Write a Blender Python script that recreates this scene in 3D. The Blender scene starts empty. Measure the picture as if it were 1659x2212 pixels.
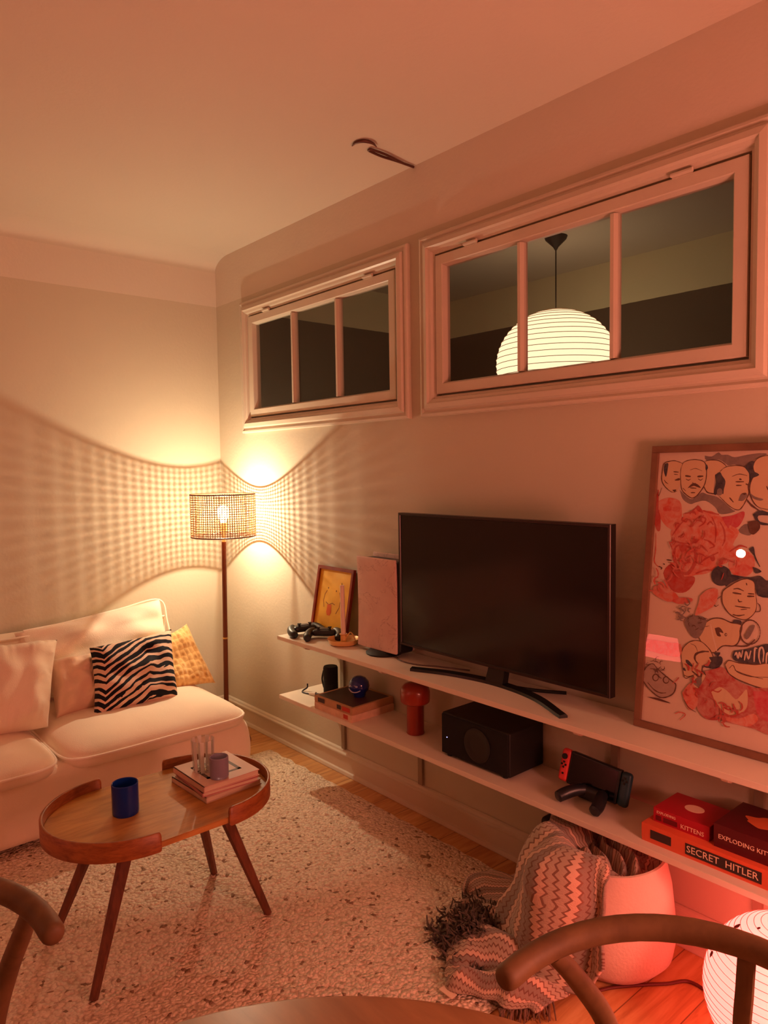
import bpy, bmesh, math, random
from math import sin, cos, pi, radians, sqrt
from mathutils import Vector, Matrix, noise, Euler

random.seed(7)
SC = bpy.context.scene
COL = SC.collection

# ------------------------------------------------------------------ camera
cam_d = bpy.data.cameras.new('camera')
cam = bpy.data.objects.new('camera', cam_d)
COL.objects.link(cam)
SC.camera = cam
cam_d.sensor_fit = 'VERTICAL'
cam_d.sensor_height = 36.0
cam_d.lens = 1569.4 / 2212 * 36.0
cam_d.clip_start = 0.02
_yaw, _pitch, _roll = radians(139.378), radians(-3.515), radians(-0.8526)
_f = Vector((cos(_yaw) * cos(_pitch), sin(_yaw) * cos(_pitch), sin(_pitch)))
_r = _f.cross(Vector((0, 0, 1))).normalized()
_u = _r.cross(_f)
_r2 = _r * cos(_roll) + _u * sin(_roll)
_u2 = -_r * sin(_roll) + _u * cos(_roll)
cam.matrix_world = Matrix(((_r2.x, _u2.x, -_f.x, 3.846), (_r2.y, _u2.y, -_f.y, -2.048), (_r2.z, _u2.z, -_f.z, 1.45), (0, 0, 0, 1)))

# ------------------------------------------------------------------ world, exposure
w = bpy.data.worlds.new('night')
SC.world = w
w.use_nodes = True
w.node_tree.nodes['Background'].inputs[0].default_value = (0.01, 0.012, 0.02, 1)
w.node_tree.nodes['Background'].inputs[1].default_value = 0.2
SC.view_settings.view_transform = 'Standard'
SC.view_settings.look = 'None'
SC.view_settings.gamma = 1.0
SC.view_settings.exposure = 0.26
SC.view_settings.use_curve_mapping = False
SC.cycles.use_denoising = True
SC.cycles.max_bounces = 10
SC.cycles.diffuse_bounces = 6
SC.cycles.transparent_max_bounces = 16
SC.cycles.sample_clamp_indirect = 6.0
SC.cycles.caustics_reflective = False
SC.cycles.caustics_refractive = False

# lamp strengths (used in each lamp's own builder)
BULB_W = 22.5
BULB_COL = (1.0, 0.80, 0.53)
RED_STRENGTH = (4.0, 0.46, 0.37)
PENDANT_EM = (1.4, 0.98, 0.60)
GLOBE_EM = (125.0, 88.0, 58.0)
RED_SHADE_EM = (13.0, 1.7, 1.5)
CORAL_SHADE_EM = (37.0, 11.3, 7.8)

# ------------------------------------------------------------------ materials
def s2l(c):
    return tuple((x / 255 / 12.92) if x / 255 <= 0.04045 else ((x / 255 + 0.055) / 1.055) ** 2.4 for x in c)

class NT:
    """small helper to write node trees"""
    def __init__(s, name):
        s.m = bpy.data.materials.new(name)
        s.m.use_nodes = True
        s.t = s.m.node_tree
        s.b = s.t.nodes['Principled BSDF']
        s.out = s.t.nodes['Material Output']
    def n(s, kind, **kw):
        nd = s.t.nodes.new(kind)
        for k, v in kw.items():
            setattr(nd, k, v)
        return nd
    def l(s, a, b):
        s.t.links.new(a, b)
    def coord(s, which='Object', scale=None):
        c = s.n('ShaderNodeTexCoord').outputs[which]
        if scale is not None:
            mp = s.n('ShaderNodeMapping')
            mp.inputs['Scale'].default_value = scale
            s.l(c, mp.inputs[0])
            c = mp.outputs[0]
        return c
    def noise(s, vec, scale, detail=3, rough=0.5, dist=0.0):
        nd = s.n('ShaderNodeTexNoise')
        nd.inputs['Scale'].default_value = scale
        nd.inputs['Detail'].default_value = detail
        nd.inputs['Roughness'].default_value = rough
        nd.inputs['Distortion'].default_value = dist
        if vec is not None:
            s.l(vec, nd.inputs['Vector'])
        return nd.outputs['Fac']
    def math(s, op, a, b=None, c=None, clamp=False):
        nd = s.n('ShaderNodeMath', operation=op)
        nd.use_clamp = clamp
        for i, v in enumerate((a, b, c)):
            if v is None:
                continue
            if isinstance(v, (int, float)):
                nd.inputs[i].default_value = v
            else:
                s.l(v, nd.inputs[i])
        return nd.outputs[0]
    def ramp(s, fac, stops, interp='LINEAR'):
        nd = s.n('ShaderNodeValToRGB')
        cr = nd.color_ramp
        cr.interpolation = interp
        while len(cr.elements) < len(stops):
            cr.elements.new(0.5)
        for e, (p, c) in zip(cr.elements, stops):
            e.position = p
            e.color = (*c, 1)
        s.l(fac, nd.inputs[0])
        return nd.outputs[0]
    def mix(s, fac, a, b, blend='MIX'):
        nd = s.n('ShaderNodeMix', data_type='RGBA', blend_type=blend)
        for i, v in ((0, fac), (6, a), (7, b)):
            if isinstance(v, (int, float)):
                nd.inputs[i].default_value = v
            elif isinstance(v, tuple):
                nd.inputs[i].default_value = (*v, 1)
            else:
                s.l(v, nd.inputs[i])
        return nd.outputs[2]
    def bump(s, h, strength=0.3, dist=0.01):
        nd = s.n('ShaderNodeBump')
        nd.inputs['Strength'].default_value = strength
        nd.inputs['Distance'].default_value = dist
        s.l(h, nd.inputs['Height'])
        s.l(nd.outputs[0], s.b.inputs['Normal'])
    def color(s, c):
        if isinstance(c, tuple):
            s.b.inputs['Base Color'].default_value = (*c, 1)
        else:
            s.l(c, s.b.inputs['Base Color'])
    def sepxyz(s, v):
        nd = s.n('ShaderNodeSeparateXYZ')
        s.l(v, nd.inputs[0])
        return nd.outputs

def mat(name, rgb, rough=0.6, metal=0.0, bump=None, var=0.0, vscale=6.0, sheen=0.0, coat=0.0, spec=0.5):
    """rgb in sRGB 0-255; bump = (scale, strength, distance); var = colour mottling"""
    a = NT(name)
    c = s2l(rgb)
    a.b.inputs['Roughness'].default_value = rough
    a.b.inputs['Metallic'].default_value = metal
    a.b.inputs['Specular IOR Level'].default_value = spec
    if sheen:
        a.b.inputs['Sheen Weight'].default_value = sheen
        a.b.inputs['Sheen Roughness'].default_value = 0.5
    if coat:
        a.b.inputs['Coat Weight'].default_value = coat
        a.b.inputs['Coat Roughness'].default_value = 0.05
    co = a.coord()
    if var:
        f = a.noise(co, vscale, 4)
        a.color(a.ramp(f, [(0.3, tuple(x * (1 - var) for x in c)), (0.7, tuple(min(1, x * (1 + var)) for x in c))]))
    else:
        a.color(c)
    if bump:
        a.bump(a.noise(co, bump[0], 4), bump[1], bump[2])
    return a.m

def mat_emit(name, em, strength=1.0):
    a = NT(name)
    a.color((0.6, 0.6, 0.6))
    a.b.inputs['Emission Color'].default_value = (*em, 1)
    a.b.inputs['Emission Strength'].default_value = strength
    return a.m

def mat_wood(name, dark, light, scale=(1, 1, 1), rough=0.45, grain=14.0, rings=3.0, spec=0.4):
    a = NT(name)
    co = a.coord('Object', scale)
    f1 = a.noise(co, grain, 5, 0.6, 0.4)
    f2 = a.noise(co, rings, 2, 0.5, 1.0)
    f = a.math('ADD', a.math('MULTIPLY', f1, 0.55), a.math('MULTIPLY', f2, 0.45))
    a.color(a.ramp(f, [(0.35, s2l(dark)), (0.62, s2l(light))]))
    a.b.inputs['Roughness'].default_value = rough
    a.b.inputs['Specular IOR Level'].default_value = spec
    a.bump(f1, 0.12, 0.002)
    return a.m

def mat_cloth(name, rgb, weave=260.0, strength=0.25, var=0.05, rough=0.95):
    a = NT(name)
    c = s2l(rgb)
    co = a.coord()
    f = a.noise(co, 3.0, 3)
    a.color(a.ramp(f, [(0.3, tuple(x * (1 - var) for x in c)), (0.7, tuple(min(1, x * (1 + var)) for x in c))]))
    a.b.inputs['Roughness'].default_value = rough
    a.b.inputs['Specular IOR Level'].default_value = 0.15
    a.b.inputs['Sheen Weight'].default_value = 0.25
    g = a.math('ADD', a.noise(co, weave, 2), a.math('MULTIPLY', a.noise(co, 22, 3), 0.9))
    a.bump(g, strength, 0.003)
    return a.m

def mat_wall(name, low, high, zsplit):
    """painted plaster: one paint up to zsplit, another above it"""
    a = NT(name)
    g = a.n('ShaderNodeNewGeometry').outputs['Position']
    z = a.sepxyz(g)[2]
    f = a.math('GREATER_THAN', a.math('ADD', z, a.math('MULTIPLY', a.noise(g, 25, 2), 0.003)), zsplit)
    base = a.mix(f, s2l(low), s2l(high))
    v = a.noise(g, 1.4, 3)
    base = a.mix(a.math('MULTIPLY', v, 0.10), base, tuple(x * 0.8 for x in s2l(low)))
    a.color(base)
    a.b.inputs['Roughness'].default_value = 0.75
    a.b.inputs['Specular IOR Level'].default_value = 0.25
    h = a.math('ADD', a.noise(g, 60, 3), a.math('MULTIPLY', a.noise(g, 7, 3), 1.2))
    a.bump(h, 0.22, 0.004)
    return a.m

WALL = mat_wall('wall_paint', (200, 189, 168), (216, 205, 190), 2.386)
CEIL = mat_wall('ceiling_paint', (208, 198, 182), (208, 198, 182), 9)
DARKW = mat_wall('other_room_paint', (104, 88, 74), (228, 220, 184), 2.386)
WHITE = mat('white_gloss_paint', (206, 193, 174), 0.38, bump=(30, 0.12, 0.003), var=0.03)
WHITE_MATT = mat('white_shelf_laminate', (226, 213, 196), 0.45, var=0.02)

def mat_floor():
    a = NT('pine_floorboards')
    g = a.n('ShaderNodeNewGeometry').outputs['Position']
    x, y, z = a.sepxyz(g)
    bw = 0.135
    xi = a.math('DIVIDE', x, bw)
    idx = a.math('FLOOR', xi)
    fr = a.math('FRACT', xi)
    wn = a.n('ShaderNodeTexWhiteNoise', noise_dimensions='1D')
    a.l(idx, wn.inputs['W'])
    r = wn.outputs['Value']
    cb = a.n('ShaderNodeCombineXYZ')
    a.l(a.math('MULTIPLY', x, 9), cb.inputs[0])
    a.l(a.math('ADD', a.math('MULTIPLY', y, 1.1), a.math('MULTIPLY', r, 40)), cb.inputs[1])
    f = a.noise(cb.outputs[0], 3.0, 5, 0.55, 1.2)
    c = a.ramp(f, [(0.3, s2l((168, 112, 62))), (0.5, s2l((205, 152, 94))), (0.7, s2l((222, 175, 118)))])
    c = a.mix(a.math('MULTIPLY', r, 0.4), c, s2l((170, 108, 58)))
    # knots
    kb = a.n('ShaderNodeCombineXYZ')
    a.l(a.math('MULTIPLY', x, 1.0), kb.inputs[0])
    a.l(a.math('MULTIPLY', y, 0.65), kb.inputs[1])
    vo = a.n('ShaderNodeTexVoronoi')
    vo.inputs['Scale'].default_value = 6.5
    a.l(kb.outputs[0], vo.inputs['Vector'])
    k = a.math('LESS_THAN', a.math('ADD', vo.outputs['Distance'], a.math('MULTIPLY', a.noise(g, 60, 2), 0.03)), 0.085)
    c = a.mix(k, c, s2l((74, 38, 18)))
    gap = a.math('LESS_THAN', a.math('MINIMUM', fr, a.math('SUBTRACT', 1.0, fr)), 0.012)
    c = a.mix(a.math('MULTIPLY', gap, .7), c, s2l((84, 50, 28)))
    a.color(c)
    a.b.inputs['Roughness'].default_value = 0.42
    a.bump(a.math('SUBTRACT', a.math('MULTIPLY', f, 0.3), gap), 0.25, 0.003)
    return a.m
FLOOR = mat_floor()

# ------------------------------------------------------------------ mesh helpers
class MB:
    def __init__(s):
        s.v, s.f, s.mi, s.uv, s.cur = [], [], [], {}, 0
    def add(s, vs, fs, uvs=None):
        o = len(s.v)
        s.v += [Vector(p) for p in vs]
        for f in fs:
            s.f.append([i + o for i in f])
            s.mi.append(s.cur)
        if uvs:
            for i, q in enumerate(uvs):
                s.uv[o + i] = q
    def box(s, x0, x1, y0, y1, z0, z1, M=None):
        vs = [Vector((x, y, z)) for z in (z0, z1) for y in (y0, y1) for x in (x0, x1)]
        if M is not None:
            vs = [M @ p for p in vs]
        s.add(vs, [(0, 2, 3, 1), (4, 5, 7, 6), (0, 1, 5, 4), (2, 6, 7, 3), (0, 4, 6, 2), (1, 3, 7, 5)])
    def rbox(s, x0, x1, y0, y1, z0, z1, r=0.01, n=6, M=None, fn=None):
        """rounded box on a cube grid of n x n per side; fn(p, u) may move points"""
        c = Vector(((x0 + x1) / 2, (y0 + y1) / 2, (z0 + z1) / 2))
        h = Vector(((x1 - x0) / 2, (y1 - y0) / 2, (z1 - z0) / 2))
        r = min(r, h.x, h.y, h.z)
        key, vs, fs = {}, [], []
        def coord(t, hh):  # denser near the rims
            return t
        def vert(a, b, cc):
            k = (round(a, 5), round(b, 5), round(cc, 5))
            if k in key:
                return key[k]
            p = Vector((a * h.x, b * h.y, cc * h.z))
            q = Vector([max(-(h[i] - r), min(h[i] - r, p[i])) for i in range(3)])
            d = p - q
            if d.length > 1e-9:
                p = q + d.normalized() * r
            u = Vector((a, b, cc))
            p = p + c
            if fn:
                p = fn(p, u)
            if M is not None:
                p = M @ p
            key[k] = len(vs)
            vs.append(p)
            return key[k]
        def ts(hh):
            e = r / hh
            m = [-1, -1 + e * .35, -1 + e * .7, -1 + e]
            inner = [(-1 + e) + (2 - 2 * e) * i / n for i in range(1, n)] if e < 0.999 else []
            L = m + inner + [-t for t in reversed(m)]
            out = []
            for t in L:
                if not out or t - out[-1] > 1e-4:
                    out.append(t)
            return out
        T = [ts(h.x), ts(h.y), ts(h.z)]
        for ax in range(3):
            b1, b2 = (ax + 1) % 3, (ax + 2) % 3
            for sg in (-1, 1):
                A, B = T[b1], T[b2]
                for i in range(len(A) - 1):
                    for j in range(len(B) - 1):
                        q = []
                        for (ii, jj) in ((i, j), (i + 1, j), (i + 1, j + 1), (i, j + 1)):
                            e = [0, 0, 0]
                            e[ax] = sg
                            e[b1] = A[ii]
                            e[b2] = B[jj]
                            q.append(vert(*e))
                        if sg < 0:
                            q.reverse()
                        fs.append(tuple(q))
        s.add(vs, fs)
    def tube(s, pts, rad, seg=12, cap=True, closed=False, flat=1.0, up=None):
        """rad a number or a list; flat squashes the section along the binormal"""
        P = [Vector(p) for p in pts]
        n = len(P)
        R = rad if isinstance(rad, (list, tuple)) else [rad] * n
        vs, fs = [], []
        prev = None
        for i in range(n):
            a = P[(i - 1) % n] if (closed or i > 0) else P[i]
            b = P[(i + 1) % n] if (closed or i < n - 1) else P[i]
            t = (b - a).normalized()
            if prev is None:
                ref = Vector(up) if up else (Vector((0, 0, 1)) if abs(t.z) < 0.9 else Vector((1, 0, 0)))
                nrm = (ref - t * ref.dot(t)).normalized()
            else:
                nrm = (prev - t * prev.dot(t)).normalized()
            prev = nrm
            bi = t.cross(nrm)
            for k in range(seg):
                an = 2 * pi * k / seg
                vs.append(P[i] + nrm * cos(an) * R[i] * flat + bi * sin(an) * R[i])
        m = n if closed else n - 1
        for i in range(m):
            for k in range(seg):
                a = i * seg + k
                b = i * seg + (k + 1) % seg
                c = ((i + 1) % n) * seg + (k + 1) % seg
                d = ((i + 1) % n) * seg + k
                fs.append((a, b, c, d))
        if cap and not closed:
            fs.append(tuple(range(seg - 1, -1, -1)))
            fs.append(tuple((n - 1) * seg + k for k in range(seg)))
        s.add(vs, fs)
    def lathe(s, prof, c=(0, 0, 0), seg=40, sx=1.0, sy=1.0, caps=True):
        """prof = [(r, z)...] bottom to top"""
        c = Vector(c)
        vs, fs = [], []
        for r, z in prof:
            for k in range(seg):
                a = 2 * pi * k / seg
                vs.append(c + Vector((r * cos(a) * sx, r * sin(a) * sy, z)))
        for i in range(len(prof) - 1):
            for k in range(seg):
                fs.append((i * seg + k, i * seg + (k + 1) % seg, (i + 1) * seg + (k + 1) % seg, (i + 1) * seg + k))
        if caps:
            if prof[0][0] > 1e-5:
                fs.append(tuple(range(seg - 1, -1, -1)))
            if prof[-1][0] > 1e-5:
                fs.append(tuple((len(prof) - 1) * seg + k for k in range(seg)))
        s.add(vs, fs)
    def grid(s, fn, nu, nv, uv=True, flip=False):
        vs, fs, uvs = [], [], []
        for j in range(nv + 1):
            for i in range(nu + 1):
                u, v = i / nu, j / nv
                vs.append(fn(u, v))
                uvs.append((u, v))
        for j in range(nv):
            for i in range(nu):
                a = j * (nu + 1) + i
                q = (a, a + 1, a + nu + 2, a + nu + 1)
                fs.append(q[::-1] if flip else q)
        s.add(vs, fs, uvs if uv else None)
    def poly(s, pts, depth_vec):
        """extruded outline"""
        n = len(pts)
        P = [Vector(p) for p in pts]
        D = Vector(depth_vec)
        vs = P + [p + D for p in P]
        fs = [tuple(range(n - 1, -1, -1)), tuple(range(n, 2 * n))]
        fs += [(i, (i + 1) % n, n + (i + 1) % n, n + i) for i in range(n)]
        s.add(vs, fs)
    def build(s, name, m, parent=None, smooth=True, origin=None, bevel=0.0, merge=False, angle=35):
        me = bpy.data.meshes.new(name)
        if parent is not None:
            org = Vector((0, 0, 0))
            q = parent
            while q is not None:
                org += q.location
                q = q.parent
        elif origin is not None:
            org = Vector(origin)
        else:
            xs = [p.x for p in s.v]
            ys = [p.y for p in s.v]
            org = Vector(((min(xs) + max(xs)) / 2, (min(ys) + max(ys)) / 2, min(p.z for p in s.v)))
        me.from_pydata([tuple(p - org) for p in s.v], [], s.f)
        ms = m if isinstance(m, (list, tuple)) else [m]
        for x in ms:
            me.materials.append(x)
        for pl, i in zip(me.polygons, s.mi):
            pl.material_index = i
        if s.uv:
            ul = me.uv_layers.new(name='UVMap')
            for lp in me.loops:
                ul.data[lp.index].uv = s.uv.get(lp.vertex_index, (0, 0))
        bm = bmesh.new()
        bm.from_mesh(me)
        if merge:
            bmesh.ops.remove_doubles(bm, verts=bm.verts, dist=1e-5)
        bmesh.ops.recalc_face_normals(bm, faces=bm.faces)
        if bevel:
            ed = [e for e in bm.edges if len(e.link_faces) == 2 and e.calc_face_angle(0) > radians(30)]
            bmesh.ops.bevel(bm, geom=ed, offset=bevel, segments=2, affect='EDGES', clamp_overlap=True)
        bm.to_mesh(me)
        bm.free()
        if smooth:
            for pl in me.polygons:
                pl.use_smooth = True
            me.set_sharp_from_angle(angle=radians(angle))
        o = bpy.data.objects.new(name, me)
        COL.objects.link(o)
        if parent is None:
            o.location = org
        else:
            o.parent = parent
        return o

def tag(o, label=None, cat=None, group=None, kind=None):
    if label: o['label'] = label
    if cat: o['category'] = cat
    if group: o['group'] = group
    if kind: o['kind'] = kind
    return o
def thing(name, label, cat, loc, group=None):
    o = bpy.data.objects.new(name, None)
    o.empty_display_size = 0.05
    COL.objects.link(o)
    o.location = loc
    return tag(o, label, cat, group)
def struct(o):
    o['kind'] = 'structure'
    return o
def copy_tree(o, parent=None):
    c = o.copy()
    COL.objects.link(c)
    c.parent = parent
    for ch in list(o.children):
        copy_tree(ch, c)
    return c
def text_mb(mb, txt, M, size, depth=0.0004):
    """block letters as thin raised lettering, placed with matrix M (x along the line, y up, z out)"""
    cu = bpy.data.curves.new('lettering', 'FONT')
    cu.body = txt
    cu.size = size
    cu.extrude = depth
    cu.resolution_u = 2
    o = bpy.data.objects.new('lettering', cu)
    COL.objects.link(o)
    bpy.context.view_layer.update()
    me = bpy.data.meshes.new_from_object(o.evaluated_get(bpy.context.evaluated_depsgraph_get()))
    mb.add([M @ v.co for v in me.vertices], [tuple(p.vertices) for p in me.polygons])
    bpy.data.objects.remove(o)
    bpy.data.curves.remove(cu)
    bpy.data.meshes.remove(me)
def frame_M(origin, xdir, ydir):
    x = Vector(xdir).normalized()
    y = Vector(ydir).normalized()
    z = x.cross(y)
    o = Vector(origin)
    return Matrix(((x.x, y.x, z.x, o.x), (x.y, y.y, z.y, o.y), (x.z, y.z, z.z, o.z), (0, 0, 0, 1)))
def catmull(P, n):
    P = [Vector(p) for p in P]
    Q = [P[0] * 2 - P[1]] + P + [P[-1] * 2 - P[-2]]
    out = []
    for i in range(1, len(Q) - 2):
        for k in range(n):
            t = k / n
            a, b, c, d = Q[i - 1], Q[i], Q[i + 1], Q[i + 2]
            out.append(0.5 * ((2 * b) + (c - a) * t + (2 * a - 5 * b + 4 * c - d) * t * t + (3 * b - a - 3 * c + d) * t ** 3))
    out.append(P[-1])
    return out

# ------------------------------------------------------------------ room shell
XR, YB, H, HC = 5.3, -4.6, 2.65, 2.386
TH = 0.045
b = MB(); b.box(-0.14, XR + .14, YB - .14, 1.85 + .14, -0.08, 0.0)
struct(b.build('floor', FLOOR, smooth=False))
b = MB(); b.box(-0.14, XR + .14, YB - .14, 1.85 + .14, H, H + 0.08)
struct(b.build('ceiling', CEIL, smooth=False))
b = MB()
W1 = (0.335, 1.595, 1.70, 2.29)
W2 = (1.765, 3.025, 1.70, 2.29)
zs = (1.70, 2.29)
b.box(-0.14, XR + .14, 0, TH, 0, zs[0]); b.box(-0.14, XR + .14, 0, TH, zs[1], H)
for x0, x1 in ((-0.14, W1[0]), (W1[1], W2[0]), (W2[1], XR + .14)):
    b.box(x0, x1, 0, TH, zs[0], zs[1])
struct(b.build('wall_right', WALL, smooth=False))
b = MB(); b.box(-0.14, 0, YB - .14, 0, 0, H)
struct(b.build('wall_left', WALL, smooth=False))
b = MB(); b.box(XR, XR + .14, YB - .14, 0, 0, H)
struct(b.build('wall_near', WALL, smooth=False))
b = MB(); b.box(-0.14, XR + .14, YB - .14, YB, 0, H)
struct(b.build('wall_back', WALL, smooth=False))
# cove along the left wall
b = MB()
R = 0.15
RZ = 0.065
pr = [(0.0, H - RZ - .01), (0.0006, H - RZ)] + [(R - R * cos(t * pi / 2 / 14) + .0006, H - RZ + RZ * sin(t * pi / 2 / 14)) for t in range(1, 15)] + [(R + .006, H + .002)]
def cv(u, v):
    i = v * (len(pr) - 1)
    k = min(int(i), len(pr) - 2)
    t = i - k
    return Vector((pr[k][0] * (1 - t) + pr[k + 1][0] * t, YB + (0 - YB) * u, pr[k][1] * (1 - t) + pr[k + 1][1] * t))
b.grid(cv, 2, (len(pr) - 1), uv=False)
n0 = len(pr)
b.add([Vector((0, YB, H)), Vector((0, 0, H))], [])
struct(b.build('trim_1', CEIL, merge=True, angle=60))
# the room behind the wall (seen through the high windows)
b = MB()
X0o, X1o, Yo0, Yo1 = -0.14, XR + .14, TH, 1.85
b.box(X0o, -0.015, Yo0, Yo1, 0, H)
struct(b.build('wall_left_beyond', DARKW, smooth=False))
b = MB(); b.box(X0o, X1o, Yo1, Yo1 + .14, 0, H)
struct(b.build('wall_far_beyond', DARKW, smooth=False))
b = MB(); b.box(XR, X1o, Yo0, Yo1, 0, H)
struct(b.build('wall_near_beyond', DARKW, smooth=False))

def baseboard(name, a0, a1, axis):
    b = MB()
    prof = [(0, 0), (0.024, 0), (0.024, 0.004), (0.020, 0.016), (0.012, 0.019), (0.012, 0.085), (0.018, 0.090), (0.018, 0.098), (0.012, 0.104), (0.010, 0.112), (0.004, 0.118), (0, 0.118)]
    if axis == 'x':
        pts = [Vector((a0, -d, z)) for d, z in prof]
        b.poly(pts, (a1 - a0, 0, 0))
    else:
        pts = [Vector((d, a0, z)) for d, z in prof]
        b.poly(pts, (0, a1 - a0, 0))
    b.cur = 0
    return struct(b.build(name, WHITE, smooth=False, bevel=0.001))
baseboard('baseboard_right', 0.02, XR, 'x')
baseboard('baseboard_left', YB, -0.02, 'y')

# ------------------------------------------------------------------ windows between the rooms
def mat_glass():
    a = NT('window_glass')
    a.t.nodes.remove(a.b)
    tr = a.n('ShaderNodeBsdfTransparent')
    tr.inputs[0].default_value = (0.93, 0.935, 0.92, 1)
    gl = a.n('ShaderNodeBsdfGlossy')
    gl.inputs['Roughness'].default_value = 0.02
    fr = a.n('ShaderNodeFresnel')
    fr.inputs[0].default_value = 1.45
    mx = a.n('ShaderNodeMixShader')
    front = a.math('SUBTRACT', 1.0, a.n('ShaderNodeNewGeometry').outputs['Backfacing'])
    a.l(a.math('MULTIPLY', fr.outputs[0], front), mx.inputs[0]); a.l(tr.outputs[0], mx.inputs[1]); a.l(gl.outputs[0], mx.inputs[2])
    a.l(mx.outputs[0], a.out.inputs[0])
    return a.m
GLASS = mat_glass()

def rect_frame(b, x0, x1, z0, z1, prof):
    """mitred moulding: prof = [(inset, y)...] cross-section from outer rim inwards, swept round the rectangle"""
    vs, fs = [], []
    n = len(prof)
    for d, y in prof:
        for (x, z) in ((x0 + d, z0 + d), (x1 - d, z0 + d), (x1 - d, z1 - d), (x0 + d, z1 - d)):
            vs.append(Vector((x, y, z)))
    for i in range(n - 1):
        for k in range(4):
            fs.append((i * 4 + k, i * 4 + (k + 1) % 4, (i + 1) * 4 + (k + 1) % 4, (i + 1) * 4 + k))
    b.add(vs, fs)

def window(name, x0, x1, hx):
    t = bpy.data.objects.new(name, None)
    COL.objects.link(t)
    t.location = ((x0 + x1) / 2, 0, 1.65)
    struct(t)
    z0, z1 = 1.648, 2.352
    b = MB()
    rect_frame(b, x0, x1, z0, z1, [(0, 0.002), (0, -0.016), (0.004, -0.022), (0.012, -0.024), (0.020, -0.018), (0.026, -0.018), (0.032, -0.030), (0.050, -0.034), (0.056, -0.026), (0.066, -0.022), (0.070, -0.010), (0.078, -0.008), (0.078, 0.022), (0.094, 0.024), (0.094, TH + 0.004), (0.0, TH + 0.004)])
    b.build('window_casing', WHITE, t, smooth=False)
    sx0, sx1, sz0, sz1 = x0 + .084, x1 - .084, z0 + .086, z1 - .086
    b = MB()
    rect_frame(b, sx0, sx1, sz0, sz1, [(0, 0.02), (0, -0.012), (0.003, -0.015), (0.036, -0.015), (0.039, -0.012), (0.045, 0.006), (0.045, 0.022), (0, 0.022)])
    sash = b.build('sash', WHITE, t, smooth=False)
    px0, px1, pz0, pz1 = sx0 + .045, sx1 - .045, sz0 + .045, sz1 - .045
    wd = (px1 - px0) / 3
    for k in (1, 2):
        b = MB()
        xm = px0 + wd * k
        pts = [Vector((xm + dx, y, pz0)) for dx, y in ((-.014, .020), (-.014, 0.0), (-.006, -.012), (.006, -.012), (.014, 0.0), (.014, .020))]
        b.poly(pts, (0, 0, pz1 - pz0))
        b.build('glazing_bar', WHITE, sash, smooth=False)
    for k in range(3):
        b = MB()
        b.box(px0 + wd * k, px0 + wd * (k + 1), 0.010, 0.012, pz0, pz1)
        b.build('pane', GLASS, sash, smooth=False)
    for xh in hx:
        b = MB()
        b.tube([(xh - .032, -.020, sz1 + .006), (xh + .032, -.020, sz1 + .006)], 0.0065, 10)
        b.box(xh - .030, xh + .030, -.0175, -.012, sz1 - .004, sz1 + .012)
        b.build('hinge', WHITE, t)
window('window_1', 0.295, 1.645, (0.565, 1.395))
window('window_2', 1.716, 3.066, (1.99, 2.80))
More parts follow.
